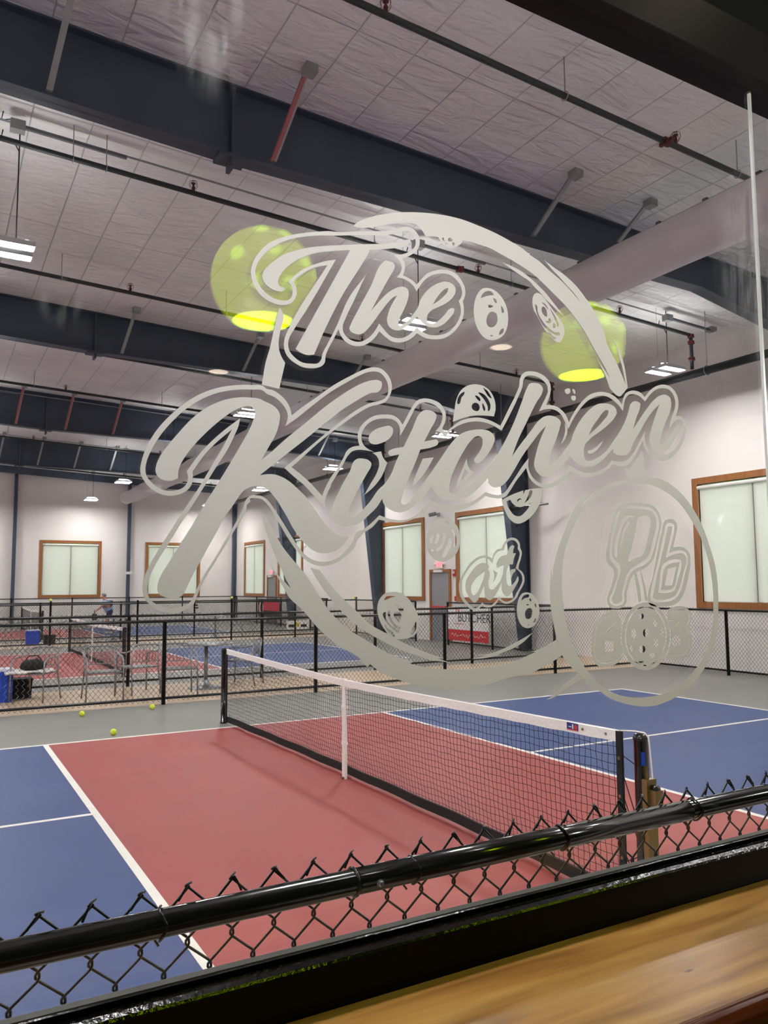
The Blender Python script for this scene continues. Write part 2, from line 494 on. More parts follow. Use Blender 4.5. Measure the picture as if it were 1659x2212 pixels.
# ---- steel frames: tapered rafter, tapered column, stiffeners and flange braces
def steel_frame(y, dz, braces, label):
    s = thing('steel_frame', label, 'beam', (0, y, 0), group=None)
    bot = [(XL, 6.85 + dz), (-2.9, 6.45 + dz), (-0.65, 6.34 + dz), (6.9, 6.27 + dz), (9.38, 5.85)]
    top = [(x, roof(x) - 0.004) for x in (XL, 9.38)]
    # web + column web in one profile
    def zb(x):
        for i in range(len(bot) - 1):
            if bot[i][0] <= x <= bot[i + 1][0]:
                t = (x - bot[i][0]) / (bot[i + 1][0] - bot[i][0]); return bot[i][1] + t * (bot[i + 1][1] - bot[i][1])
    prof = bot + [(9.38, roof(9.38) - 0.004), (XL, roof(XL) - 0.004)]
    bm = new_bm(); add_prism(bm, prof, 'y', -0.008, 0.008); obj('rafter_web', bm, NAVY, s)
    bm = new_bm(); th = 0.02
    for i in range(len(bot) - 1):
        (x0, z0), (x1, z1) = bot[i], bot[i + 1]
        add_prism(bm, [(x0, z0), (x1, z1), (x1, z1 + th), (x0, z0 + th)], 'y', -0.11, 0.11)
    obj('bottom_flange', bm, NAVY, s)
    bm = new_bm()
    add_prism(bm, [(XL, roof(XL) - 0.024), (9.38, roof(9.38) - 0.024), (9.38, roof(9.38) - 0.004), (XL, roof(XL) - 0.004)], 'y', -0.11, 0.11)
    obj('top_flange', bm, NAVY, s)
    zt = bot[-1][1]
    bm = new_bm()
    add_prism(bm, [(10.08, 0), (XW - 0.003, 0), (XW - 0.003, roof(XW) - 0.01), (9.38, roof(9.38) - 0.004), (9.38, zt)], 'y', -0.008, 0.008)
    add_prism(bm, [(10.06, 0), (10.08, 0), (9.40, zt + 0.01), (9.38, zt)], 'y', -0.12, 0.12)
    add_box(bm, XW - 0.02, XW - 0.003, -0.12, 0.12, 0, roof(XW) - 0.03)
    add_box(bm, 10.0, XW - 0.003, -0.14, 0.14, 0, 0.02)
    obj('column', bm, NAVY, s)
    # ridge splice
    x = -0.62
    bm = new_bm(); add_box(bm, x - 0.02, x + 0.02, -0.10, 0.10, zb(x), roof(x) - 0.03)
    add_box(bm, x - 0.16, x + 0.16, -0.12, 0.12, zb(x) - 0.03, zb(x)); add_box(bm, x - 0.02, x + 0.02, -0.10, 0.10, zb(x) - 0.12, zb(x) - 0.03)
    obj('splice_plate', bm, NAVY, s)
    for (bx, red) in braces:
        bm = new_bm()
        p0 = Vector((bx - 0.02, -0.11, zb(bx) + 0.04)); p1 = Vector((bx + 0.1, -0.78, roof(bx) - 0.03))
        w_ = 0.03
        for (u0, u1) in ((-w_, w_),):
            A = [bm.verts.new(p0 + Vector((u, v, 0))) for u, v in ((u0, -0.03), (u1, -0.03), (u1, 0.03), (u0, 0.03))]
            B = [bm.verts.new(p1 + Vector((u, v, 0))) for u, v in ((u0, -0.03), (u1, -0.03), (u1, 0.03), (u0, 0.03))]
            for k in range(4): bm.faces.new((A[k], A[(k + 1) % 4], B[(k + 1) % 4], B[k]))
            bm.faces.new(A[::-1]); bm.faces.new(B)
        add_box(bm, bx + 0.04, bx + 0.17, -0.88, -0.74, roof(bx) - 0.10, roof(bx) - 0.007)
        fb = obj('flange_brace', bm, GALV, s)
        if red:
            bm = new_bm()
            A = [bm.verts.new(p0 + Vector((u, v, 0))) for u, v in ((-0.036, -0.034), (0.006, -0.034), (0.006, -0.0305), (-0.0305, -0.0305), (-0.0305, 0.034), (-0.036, 0.034))]
            B = [bm.verts.new(p1 + Vector((u, v, 0))) for u, v in ((-0.036, -0.034), (0.006, -0.034), (0.006, -0.0305), (-0.0305, -0.0305), (-0.0305, 0.034), (-0.036, 0.034))]
            for k in range(6): bm.faces.new((A[k], A[(k + 1) % 6], B[(k + 1) % 6], B[k]))
            bm.faces.new(A[::-1]); bm.faces.new(B)
            obj('painted_face', bm, REDIRON, fb)['label'] = 'dull red face of the brace'
    return s
steel_frame(1.5, 0.0, [(-7.5, 0), (-5, 0), (-2.45, 0), (-0.15, 1), (3.55, 0), (4.9, 0)], 'dark navy steel roof frame nearest the window, deep beam across the top of the view')
steel_frame(9.74, 0.0, [(-7.5, 0), (-5, 0), (-0.1, 0), (2.45, 0), (5.0, 0)], 'dark navy roof frame, second from the window, column right of the banner')
steel_frame(17.36, -0.22, [(-7.5, 1), (-1.38, 1), (-0.1, 1), (1.2, 1), (5.1, 0), (7.8, 0)], 'dark navy roof frame with reddish braces, third from the window')
steel_frame(25.0, -0.20, [(-7.5, 0), (-1.3, 0), (0.0, 0), (1.27, 0), (2.57, 0), (7.8, 0)], 'dark navy roof frame with grey braces, farthest before the back wall')
# end wall rafter and posts
s = thing('end_wall_frame', 'dark navy steel posts and slim rafter standing against the back wall', 'beam', (0, 32.4, 0))
bm = new_bm(); add_prism(bm, [(XL, roof(XL) - 0.32), (10.2, roof(10.2) - 0.32), (10.2, roof(10.2) - 0.005), (XL, roof(XL) - 0.005)], 'y', 0, 0.12); obj('rafter', bm, NAVY, s)
for x in (-5.1, -0.07, 4.93, 10.17):
    bm = new_bm(); add_box(bm, x - 0.07, x + 0.07, 0.1, 0.29, 0, roof(x) - 0.32); obj('post', bm, NAVY, s)

# ================================================================== services under the roof
def pipe_run(y, x0, x1, label, heads, hangers, joints=(), drop=True):
    s = thing('sprinkler_pipe', label, 'pipe', (0, y, 0))
    def z(x): return 6.70 - 0.045 * x
    bm = new_bm()
    pts = [(x0, 0, z(x0)), (x1, 0, z(x1))]
    add_tube(bm, pts, 0.033, 10)
    obj('pipe', bm, PIPE, s, True)
    if drop:
        bm = new_bm(); add_tube(bm, [(x1 + 0.02, 0, z(x1)), (x1 + 0.02, 0, 5.66)], 0.033, 10); obj('drop_pipe', bm, PIPE, s, True)
        for zz in (z(x1) - 0.02, z(x1) - 0.14, 5.85):
            bm = new_bm(); add_lathe(bm, [(0.05, -0.03), (0.058, -0.03), (0.058, 0.03), (0.05, 0.03)], x1 + 0.02, 0, zz, 12)
            add_box(bm, x1 - 0.06, x1 + 0.10, -0.015, 0.015, zz - 0.015, zz + 0.015)
            obj('coupling', bm, REDPIPE, s)
    for x in joints:
        bm = new_bm(); add_tube(bm, [(x - 0.04, 0, z(x)), (x + 0.04, 0, z(x))], 0.05, 10); add_box(bm, x - 0.02, x + 0.02, -0.085, 0.085, z(x) - 0.02, z(x) + 0.02)
        obj('coupling', bm, REDPIPE, s)
    for x in heads:
        bm = new_bm(); zz = z(x) + 0.03
        add_lathe(bm, [(0.022, 0), (0.022, 0.05), (0.012, 0.06), (0.012, 0.09), (0.03, 0.095), (0.03, 0.1)], x, 0, zz, 8)
        for k in range(6):
            a = k * pi / 3
            add_tube(bm, [(x + 0.03 * cos(a), 0.03 * sin(a), zz + 0.02), (x + 0.055 * cos(a), 0.055 * sin(a), zz + 0.07), (x + 0.045 * cos(a), 0.045 * sin(a), zz + 0.12), (x, 0, zz + 0.14)], 0.003, 4)
        obj('sprinkler_head', bm, REDPIPE, s)
    for x in hangers:
        bm = new_bm(); zz = z(x)
        add_tube(bm, [(x + 0.0, 0.045 * sin(t * pi / 6), zz + 0.045 * cos(t * pi / 6)) for t in range(12)], 0.005, 5, closed=True)
        add_tube(bm, [(x, 0, zz + 0.045), (x, 0, roof(x))], 0.006, 5)
        obj('pipe_hanger', bm, GALV, s)
pipe_run(-0.82, -9, 8.8, 'dark sprinkler pipe closest to the window, with red coupling near its cage head', [0.0, 3.7], [-1.5, 2.08, 4.75], (3.55,))
pipe_run(3.17, -9, 8.8, 'long dark sprinkler pipe beside the conduit of the nearest lights', [-0.55, 3.95, 7.0], [-2.0, -1.62, 2.1, 4.6, 5.9], (3.6,))
pipe_run(7.1, -9, 8.9, 'dark sprinkler pipe before the second roof frame', [-0.5, 4.0, 7.9], [-1.6, 1.2, 5.0, 6.9])
pipe_run(11.1, -9, 8.9, 'dark sprinkler pipe just past the second roof frame', [-0.4, 3.9, 7.9], [-1.6, 1.8, 4.6])
pipe_run(14.9, -9, 8.9, 'dark sprinkler pipe before the frame with reddish braces', [-0.45, 3.9], [-1.2, 2.0, 5.2])
pipe_run(22.7, -9, 8.9, 'dark sprinkler pipe before the farthest roof frame', [-0.4, 3.9], [-1.2, 2.0, 5.2])
pipe_run(29.0, -9, 8.9, 'dark sprinkler pipe near the back wall', [-0.4, 3.9], [-1.2, 2.0, 5.2])
s = thing('sprinkler_main', 'thick dark sprinkler main running high along the right wall', 'pipe', (0, 0, 0))
bm = new_bm(); add_tube(bm, [(8.95, -5.2, 5.6), (8.95, 29.2, 5.6)], 0.075, 14); obj('pipe', bm, PIPE, s, True)
for y in (4.45 - 1.5, 9.0, 14.0, 19, 24):
    bm = new_bm(); add_tube(bm, [(8.95, y, 5.66), (8.95, y, roof(8.95))], 0.008, 5)
    add_tube(bm, [(8.95 + 0.09 * sin(t * pi / 6), y, 5.6 + 0.09 * cos(t * pi / 6)) for t in range(12)], 0.008, 5, closed=True)
    obj('pipe_hanger', bm, GALV, s)

# high bay lights with their cords
LEDM = emit('led_panel_light', (1.0, 0.99, 0.975), LED_STRENGTH)
UPM = emit('ceiling_fill_glow', (1.0, 0.99, 0.975), LED_STRENGTH * FILL_UPLIGHT)
def make_light():
    s = thing('high_bay_light', 'x', 'ceiling light', (0, 0, 5.6), group='high bay lights hanging from the hall roof')
    bm = new_bm()
    for yy in (-0.16, 0.16):
        add_box(bm, -0.27, 0.27, yy - 0.085, yy + 0.085, 0.012, 0.05)
        for e in (-0.085, 0.078): add_box(bm, -0.27, 0.27, yy + e, yy + e + 0.007, -0.012, 0.012)
        for e in (-0.27, 0.262): add_box(bm, e, e + 0.008, yy - 0.085, yy + 0.085, -0.012, 0.012)
    add_box(bm, -0.2, -0.16, -0.2, 0.2, 0.05, 0.07); add_box(bm, 0.16, 0.2, -0.2, 0.2, 0.05, 0.07); add_box(bm, -0.16, 0.16, -0.05, 0.05, 0.05, 0.12)
    obj('housing', bm, mat('pale_grey_housing', (200, 202, 204), 0.5), s)
    for yy in (-0.16, 0.16):
        bm = new_bm(); add_box(bm, -0.24, 0.24, yy - 0.07, yy + 0.07, 0.0505, 0.052); obj('fill_glow_panel', bm, UPM, s)  # first panel: added upward glow that brightens the ceiling
        bm = new_bm(); add_box(bm, -0.258, 0.258, yy - 0.075, yy + 0.075, -0.004, 0.010); obj('light_panel', bm, LEDM, s)
    return s
LG = []
rows = [(-3.85, 'row nearest the window'), (3.33, 'second row'), (10.5, 'third row'), (17.2, 'fourth row'), (23.95, 'fifth row'), (30.8, 'row nearest the back wall')]
cols = [(-8.1, 'column farthest from the windows'), (-2.65, 'left column'), (2.86, 'middle column'), (8.28, 'right column')]
proto = make_light()
for j, (y, rl) in enumerate(rows):
    for i, (x, cl) in enumerate(cols):
        lab = 'white twin-panel LED high bay light, %s, %s' % (cl, rl)
        if i == 0 and j == 0: o = proto; o.location = (x, y, 5.6); o['label'] = lab
        else: o = dup(proto, (x, y, 5.6), 0, lab)
        bm = new_bm()
        zc = 6.98 - 0.045 * x
        add_tube(bm, [(-0.1, 0, zc - 5.6 - 0.08), (-0.12, 0.02, zc - 5.6 - 0.2), (0.0, 0.03, zc - 5.6 - 0.15), (0.08, 0, zc - 5.6 - 0.3), (0.08, 0, 0.12)], 0.008, 5)
        obj('power_cord', bm, RUBBER, o)
        bm = new_bm(); add_tube(bm, [(-0.18, 0.0, 0.07), (-0.18, 0, roof(x) - 5.6)], 0.003, 4); obj('hanging_wire', bm, GALV, o)
for j, (y, rl) in enumerate(rows):
    s = thing('conduit_run', 'thin grey conduit with junction boxes above the lights\' %s' % rl, 'conduit', (0, y - 0.06, 0))
    def z(x): return 6.98 - 0.045 * x
    bm = new_bm(); add_tube(bm, [(-9.2, 0, z(-9.2)), (9.5, 0, z(9.5))], 0.013, 6); obj('conduit', bm, GALV, s)
    for x, _ in cols:
        bm = new_bm(); add_prism(bm, [(x, z(x) - 0.01), (x + 1.28, z(x + 1.28) - 0.01), (x + 1.28, z(x + 1.28) - 0.05), (x, z(x) - 0.05)], 'y', -0.045, -0.005); obj('channel_strut', bm, mat('dark_grey_strut', (105, 108, 112), 0.5, metal=0.3), s)
        bm = new_bm(); add_box(bm, x - 0.03, x + 0.13, -0.06, 0.06, z(x) - 0.09, z(x) + 0.03); obj('junction_box', bm, GALV, s)
    bm = new_bm(); add_box(bm, 9.45, 9.6, -0.08, 0.08, z(9.5) - 0.04, z(9.5) + 0.04); obj('junction_box', bm, GALV, s)

# fabric air duct
s = thing('air_duct', 'long grey fabric air duct running the length of the hall under the roof', 'duct', (4.3, 0, 5.77))
bm = new_bm(); seg = 32; rings = []
ys = [-5.15 + i * 0.12 for i in range(int((30.3 + 5.15) / 0.12) + 1)]
for y in ys:
    far = min(1.0, max(0.0, (y - 14) / 8))
    w = 1 + 0.012 * sin(y * 3.1) * sin(y * 0.7 + 1) + far * (0.03 * sin(y * 2.3 + sin(y)) + 0.02 * sin(y * 6.1) - 0.03)
    zz = far * (0.02 * sin(y * 1.7) - 0.08)
    ring = []
    for k in range(seg):
        a = 2 * pi * k / seg
        r = 0.292 * (w + 0.010 * sin(3 * a + y * 1.3) + far * 0.03 * sin(5 * a + y * 3))
        ring.append(bm.verts.new((r * cos(a), y, zz + r * sin(a))))
    rings.append(ring)
for i in range(len(rings) - 1):
    for k in range(seg): bm.faces.new((rings[i][k], rings[i][(k + 1) % seg], rings[i + 1][(k + 1) % seg], rings[i + 1][k]))
c = bm.verts.new((0, ys[-1] + 0.18, 0))
for k in range(seg): bm.faces.new((rings[-1][k], rings[-1][(k + 1) % seg], c))
bm.faces.new(rings[0])
obj('duct_sleeve', bm, mat('grey_duct_fabric', (214, 209, 210), 0.42, bump=0.35, bscale=2.2, stretch=(1, 2.5, 1)), s, True)
bm = new_bm(); add_tube(bm, [(0.0, -5.1, 0.335), (0.0, 14, 0.335), (0, 22, 0.26), (0.0, 30.2, 0.26)], 0.005, 5); obj('suspension_cable', bm, GALV, s)
tabm = mat('dark_grey_clip', (90, 90, 94), 0.6)
for i in range(28):
    y = -4.8 + i * 0.68
    bm = new_bm(); add_prism(bm, [(-0.02, 0.285), (0.02, 0.285), (0.032, 0.35), (-0.032, 0.35)], 'y', y - 0.03, y + 0.03)
    obj('duct_clip', bm, tabm, s)

# small fixtures on the right wall
def exit_sign(y, label):
    s = thing('exit_sign', label, 'sign', (XW, y, 2.32))
    box('sign_body', WHITE, s, -0.06, 0, -0.17, 0.17, -0.11, 0.11)
    mw = Matrix(((0, 0, -1, -0.061), (-1, 0, 0, 0), (0, 1, 0, 0), (0, 0, 0, 1)))
    text_mesh('lettering', 'EXIT', 0.2, emit('exit_red', (1.0, 0.08, 0.12), 2.5), s, mw, 0.002)
    for sgn in (-1, 1):
        bm = new_bm(); add_sphere(bm, (-0.05, sgn * 0.22, 0.02), 0.05, 10, 8); obj('emergency_lamp', bm, WHITE, s, True)
exit_sign(13.8, 'lit red EXIT sign above the grey door left of the banner')
exit_sign(27.6, 'lit red EXIT sign above the far door beside the corner')
s = thing('fire_alarm', 'small red fire alarm on the right wall beside the nearer exit door', 'alarm', (XW, 13.02, 2.06))
box('alarm_body', mat('alarm_red', (180, 24, 36), 0.4), s, -0.06, 0, -0.07, 0.07, -0.1, 0.1)
box('alarm_lens', WHITE, s, -0.08, -0.06, -0.03, 0.03, -0.02, 0.05)
s = thing('fire_pull_station', 'small red pull station low on the right wall by the nearer exit door', 'alarm', (XW, 12.98, 1.3))
box('alarm_body', MATS['alarm_red'], s, -0.05, 0, -0.05, 0.05, -0.07, 0.07)
for (y, z, lab) in ((13.86, 3.86, 'grey security camera high on the right wall between two blinds'),):
    s = thing('security_camera', lab, 'camera', (XW, y, z))
    bm = new_bm(); add_box(bm, -0.05, 0, -0.05, 0.05, -0.06, 0.06); add_tube(bm, [(-0.05, 0, 0), (-0.2, 0, 0.02)], 0.02, 8); obj('camera_mount', bm, GALV, s)
    bm = new_bm(); add_tube(bm, [(-0.34, 0.05, -0.02), (-0.12, 0.0, 0.03)], 0.06, 10); obj('camera_body', bm, mat('mid_grey_plastic', (120, 120, 122), 0.5), s)
for (y, lab) in ((9.74, 'dark heater bracket arm on the column right of the banner'), (25.0, 'dark bracket arm on the far column near the corner')):
    s = thing('wall_bracket', lab, 'bracket', (9.75, y, 3.7))
    bm = new_bm(); add_tube(bm, [(0.0, -0.12, 0), (0.25, -1.2, 0)], 0.025, 8); add_box(bm, 0.0, 0.2, -0.16, -0.12, -0.1, 0.1); obj('arm', bm, BLACK, s)
    bm = new_bm(); add_tube(bm, [(0.1, -0.14, -0.5), (0.2, -0.9, -0.02)], 0.014, 6); obj('brace', bm, BLACK, s)
s = thing('wall_sensor', 'small white sensor box on the back wall post between two windows', 'sensor', (4.93, 32.47, 2.35))
box('sensor_body', WHITE, s, -0.14, 0.14, -0.08, 0.0, -0.06, 0.06)

# ================================================================== chain link fences
PX, PZ = 0.0733, 0.086
def mesh_fabric(bm, L, z0, z1, r=0.0021, seg=3, y=0.0, knuckle=False, phase=0.0):
    """woven wires along local x from 0 to L: each wire zigzags, hooking its neighbours with a short upright twist"""
    n = int(L / (PX / 2))
    rows = int((z1 - z0) / (PZ / 2))
    t = r * 1.1
    for m in range(n):
        xa = m * PX / 2 + phase; xb = xa + PX / 2
        left = (m % 2 == 0)
        P = []
        for k in range(rows + 1):
            z = z1 - k * PZ / 2
            on_a = ((k % 2 == 0) == left)
            x = xa if on_a else xb
            s = -1 if on_a else 1                 # outward side of this vertex
            if seg > 3 and 0 < k < rows:
                P += [(x - s * 0.0012, y + t * s, z + 0.0075), (x + s * 0.0026, y + t * s * 0.3, z + 0.0025), (x + s * 0.0026, y - t * s * 0.3, z - 0.0025), (x - s * 0.0012, y - t * s, z - 0.0075)]
            else:
                P.append((x + s * PX * 0.03, y, z))
        add_tube(bm, P, r, seg, caps=False)
    if knuckle:
        i = 0; x = phase
        while x < L + phase:
            j = 0.002 * sin(i * 2.3); d = -1 if sin(i * 1.1 + 0.5) < 0.6 else 1
            add_tube(bm, [(x - 0.0065, y - 0.006, z1 + 0.001 + j), (x - 0.001, y - 0.002, z1 + 0.0035), (x + 0.006, y + 0.005, z1 + 0.003 - j)], r * 0.95, seg, True)
            add_tube(bm, [(x + d * 0.002, y - 0.003, z1 + 0.0025), (x + d * 0.006, y - 0.0035, z1 - 0.004), (x + d * (0.016 + j), y - 0.004, z1 - 0.020 + j)], r * 0.95, seg, True)
            x += PX; i += 1

def fence(label, p, ang, L, posts, post_h=1.215, seg=3, rail=0.02, phase=0.0, near=False, group=None):
    s = thing('chain_link_fence', label, 'fence', p, ang)
    bm = new_bm(); mesh_fabric(bm, L, 0.015, 1.242, 0.0030 if not near else 0.00225, seg, 0.026, near, phase); obj('wire_mesh', bm, BLACK, s, near)
    bm = new_bm(); add_tube(bm, [(0, 0, 1.204 if not near else 1.2035), (L, 0, 1.2035)], 0.0212, 20 if near else 8); obj('top_rail', bm, GLOSSBLACK if near else BLACK, s, True)
    bm = new_bm(); add_tube(bm, [(0, 0, 0.09), (L, 0, 0.09)], rail, 8); obj('bottom_rail', bm, BLACK, s, True)
    for x in posts:
        bm = new_bm(); add_lathe(bm, [(0.031, 0), (0.031, post_h - 0.02), (0.034, post_h - 0.02), (0.03, post_h - 0.003), (0.012, post_h)], x, 0, 0, 12); obj('post', bm, BLACK, s, True)
    return s
# fence right outside the window
near_y = CY + 1.275
x0 = -5.4
NF = fence('glossy black chain link fence directly outside the window, its top rail crossing the view', (x0, near_y, 0), 0, 7.6, [0.02, 7.5], seg=6, near=True,
           phase=(-3.2753 - x0 + 0.16 * PX) % PX)
s = NF
rx = -2.607 - x0
bm = new_bm(); add_tube(bm, [(rx - 0.003, 0, 1.2035), (rx + 0.85, 0, 1.2035)], 0.0222, 20); obj('rail_sleeve', bm, GLOSSBLACK, s, True)
bm = new_bm()
add_tube(bm, [(rx - 0.006, 0.0235 * sin(t * pi / 9), 1.2035 + 0.0235 * cos(t * pi / 9)) for t in range(18)], 0.0028, 6, closed=True); obj('rail_band', bm, GLOSSBLACK, s, True)
bm = new_bm(); zc = 1.2035
add_lathe(bm, [(0.0056, 0), (0.0056, 0.004), (0.0042, 0.0055)], 0, 0, 0, 6)
add_lathe(bm, [(0.0072, -0.0012), (0.0072, 0)], 0, 0, 0, 16)
sc = obj('screw', bm, mat('zinc_screw', (200, 206, 206), 0.25, metal=0.8), s)
sc.rotation_euler = (radians(90), 0, 0); sc.location = (rx + 0.036, -0.0222, zc - 0.003)
for tx in (-2.947, -2.493, -2.137, -1.735):
    x = tx - x0
    bm = new_bm()
    pts = [(x - 0.01 + 0.012 * (t / 14), -0.0245 * sin(t * pi / 9), 1.2035 - 0.0245 * cos(t * pi / 9 )) for t in range(-9, 6)]
    pts = [(x + 0.004 * sin(t), 0.0245 * cos(radians(a)), 1.2035 + 0.0245 * sin(radians(a))) for t, a in enumerate(range(20, 341, 20))]
    pts = [(x + 0.006, 0.026, 1.172)] + [(x + 0.003, 0.0255, 1.19)] + pts[::-1][2:] + [(x - 0.004, 0.030, 1.196), (x - 0.002, 0.032, 1.170), (x + 0.004, 0.024, 1.160)]
    add_tube(bm, pts, 0.0021, 6); obj('tie_wire', bm, GLOSSBLACK, s, True)
# the other fences
fence('black chain link fence between the first court and the near walkway', (-7.57, 5.35, 0), 0, 17.27, [0.0, 2.44, 4.88, 7.32, 9.76, 12.27, 14.83, 17.27])
fence('black chain link fence on the far side of the near walkway', (-7.57, 7.76, 0), 0, 17.27, [0.0, 2.44, 4.88, 7.32, 9.76, 12.2, 14.61, 17.2])
fence('black chain link fence along the right end of the first court', (9.7, -5.1, 0), pi / 2, 10.45, [0.0, 2.5, 5.1, 8.45])
fence('black chain link fence holding the butcher banner at the end of the second court', (9.62, 7.8, 0), pi / 2, 4.7, [2.6, 4.65])
fence('black chain link panel left of the nearer exit door', (9.62, 14.2, 0), pi / 2, 3.9, [0.0, 1.9])
fence('black chain link fence between the second court and the far walkway', (-7.57, 18.1, 0), 0, 17.27, [0.0, 2.44, 4.88, 7.32, 9.76, 12.7, 14.9, 17.2], post_h=1.305)
fence('black chain link fence on the far side of the far walkway', (-7.57, 20.5, 0), 0, 17.27, [0.0, 2.44, 4.88, 7.32, 9.76, 12.2, 14.64, 17.2], post_h=1.23)
fence('black chain link fence along the right end of the farthest court', (9.7, 20.6, 0), pi / 2, 10.2, [1.5, 4.5, 7.4, 10.1])
fence('black chain link fence nearest the back wall', (-7.57, 30.8, 0), 0, 17.27, [0.0, 2.44, 4.88, 7.32, 9.76, 12.2, 14.64, 17.2], post_h=1.25)

# ================================================================== court nets
def net(yc, label, full):
    s = thing('court_net', label, 'net', (0, yc, 0))
    ya, yb = -3.29, 3.27                    # near end, far end of the net
    def top(y): return 0.868 + 0.055 * (abs(y) / 3.3) ** 1.15
    def bulge(y, t):                        # slack cloth near the floor leans to +x between centre and posts
        e = 1 - (abs(y) / 3.3) ** 2
        return 0.05 * t * t * (0.25 + e) + 0.006 * sin(y * 7) * t
    low = lambda y: 0.075 if full else 0.07
    st = 0.044 if full else 0.066
    bm = new_bm(); r = 0.0018 if full else 0.0022
    n = int((yb - ya) / st)
    rows = int(0.80 / st)
    def P(y, k):
        t = k / rows
        z = top(y) - 0.045 - t * (top(y) - 0.045 - low(y))
        return (bulge(y, t) + 0.0, y + 0.0035 * sin(k * 1.9 + y * 31), z + 0.003 * sin(y * 23 + k))
    for i in range(n + 1):
        y = ya + (yb - ya) * i / n
        add_tube(bm, [P(y, k) for k in range(rows + 1)], r, 3, False)
    for k in range(1, rows):
        add_tube(bm, [P(ya + (yb - ya) * i / n, k) for i in range(n + 1)], r, 3, False)
    obj('netting', bm, RUBBER, s)
    bm = new_bm(); N = 60; prev = None
    for i in range(N + 1):
        y = ya + (yb - ya) * i / N; z = top(y); w = 0.007 + 0.0015 * sin(i * 1.3)
        ring = [bm.verts.new(q) for q in ((-w, y, z - 0.058 + 0.002 * sin(i * 2.1)), (w, y, z - 0.058), (w, y, z), (0, y, z + 0.006), (-w, y, z))]
        if prev:
            for k in range(5): bm.faces.new((prev[k], prev[(k + 1) % 5], ring[(k + 1) % 5], ring[k]))
        else: bm.faces.new(ring[::-1])
        prev = ring
    bm.faces.new(prev); obj('top_tape', bm, TAPE, s)
    bm = new_bm(); prev = None
    for i in range(N + 1):
        y = ya + (yb - ya) * i / N; z = low(y); x = bulge(y, 1.0); x = x + 0.0
        ring = [bm.verts.new(q) for q in ((x - 0.006, y, z - 0.05), (x + 0.012, y, z - 0.055), (x + 0.012, y, z + 0.02), (x - 0.006, y, z + 0.02))]
        if prev:
            for k in range(4): bm.faces.new((prev[k], prev[(k + 1) % 4], ring[(k + 1) % 4], ring[k]))
        else: bm.faces.new(ring[::-1])
        prev = ring
    bm.faces.new(prev); obj('bottom_band', bm, RUBBER, s)
    for y in (ya, yb):
        bm = new_bm(); add_box(bm, -0.008, 0.008, y - 0.02, y + 0.02, 0.03, top(y)); obj('side_band', bm, RUBBER, s)
    bm = new_bm(); add_box(bm, -0.013, 0.013, -0.026, 0.026, 0.0, 0.876); add_box(bm, -0.018, 0.018, -0.03, 0.03, 0.30, 0.325); add_box(bm, -0.018, 0.018, -0.03, 0.03, 0.62, 0.635); obj('centre_strap', bm, TAPE, s)
    bm = new_bm(); add_box(bm, -0.03, 0.03, -0.02, 0.02, 0.003, 0.02); obj('floor_anchor', bm, BRASS, s)
    for y in (-3.44, 3.36):
        bm = new_bm(); add_lathe(bm, [(0.045, 0), (0.045, 0.02), (0.038, 0.021), (0.038, 0.90), (0.041, 0.90), (0.041, 0.915), (0.033, 0.93), (0.012, 0.936)], 0, y, 0, 20); obj('net_post', bm, GLOSSBLACK, s, True)
    if full:
        for (y, z) in ((-3.02, 0.892), (-3.2, 0.895)):
            bm = new_bm(); add_tube(bm, [(-0.012, y, z), (0.012, y, z)], 0.008, 10); obj('grommet', bm, BRASS, s)
        for z in (0.78, 0.58, 0.26):
            bm = new_bm(); add_tube(bm, [(-0.011, ya, z), (0.011, ya, z)], 0.009, 10); obj('grommet', bm, BRASS, s)
        bm = new_bm()
        for (za, zb_) in ((0.80, 0.76), (0.72, 0.45), (0.60, 0.35), (0.30, 0.10), (0.24, 0.30)):
            add_tube(bm, [(0, ya - 0.01, za), (0.0, -3.41, zb_)], 0.003, 5)
        obj('lacing_cord', bm, RUBBER, s)
        bm = new_bm(); add_tube(bm, [(0, -3.29, 0.925), (0.002, -3.40, 0.938), (0.006, -3.46, 0.938), (0.01, -3.482, 0.92), (0.012, -3.4865, 0.88), (0.014, -3.5, 0.67), (0.016, -3.52, 0.62)], 0.0045, 8); obj('rope', bm, TAPE, s, True)
        bm = new_bm()
        add_box(bm, -0.038, 0.034, -3.505, -3.472, 0.02, 0.71); add_box(bm, -0.02, 0.034, -3.545, -3.505, 0.50, 0.66)
        add_tube(bm, [(0.034, -3.53, 0.545), (0.075, -3.53, 0.545)], 0.02, 10)
        obj('winch', bm, BRASS, s)
        bm = new_bm(); add_tube(bm, [(-0.012, -3.522, 0.665), (0.02, -3.522, 0.665)], 0.022, 12); obj('winch_wheel', bm, GLOSSBLACK, s, True)
        bm = new_bm()
        R0 = 0.0386; V = []
        for k in range(7):
            a = radians(222 + k * 5)
            V.append([bm.verts.new((R0 * cos(a), -3.44 + R0 * sin(a), z)) for z in (0.775, 0.845)])
        for k in range(6): bm.faces.new((V[k][0], V[k + 1][0], V[k + 1][1], V[k][1]))
        lb = obj('post_label', bm, mat('blue_label', (20, 60, 170), 0.4), s); lb['label'] = 'small blue maker label on the post'
        bm = new_bm(); add_box(bm, -0.0085, -0.0075, -2.985, -2.89, 0.873, 0.915)
        ob = obj('tape_badge', bm, mat('navy_badge', (30, 52, 120), 0.5), s)
        bm = new_bm(); add_tube(bm, [(-0.0092, -2.965, 0.894), (-0.0084, -2.965, 0.894)], 0.014, 12); add_box(bm, -0.0092, -0.0084, -2.985, -2.89, 0.873, 0.879)
        obj('badge_mark', bm, mat('badge_red', (196, 60, 60), 0.5), ob)
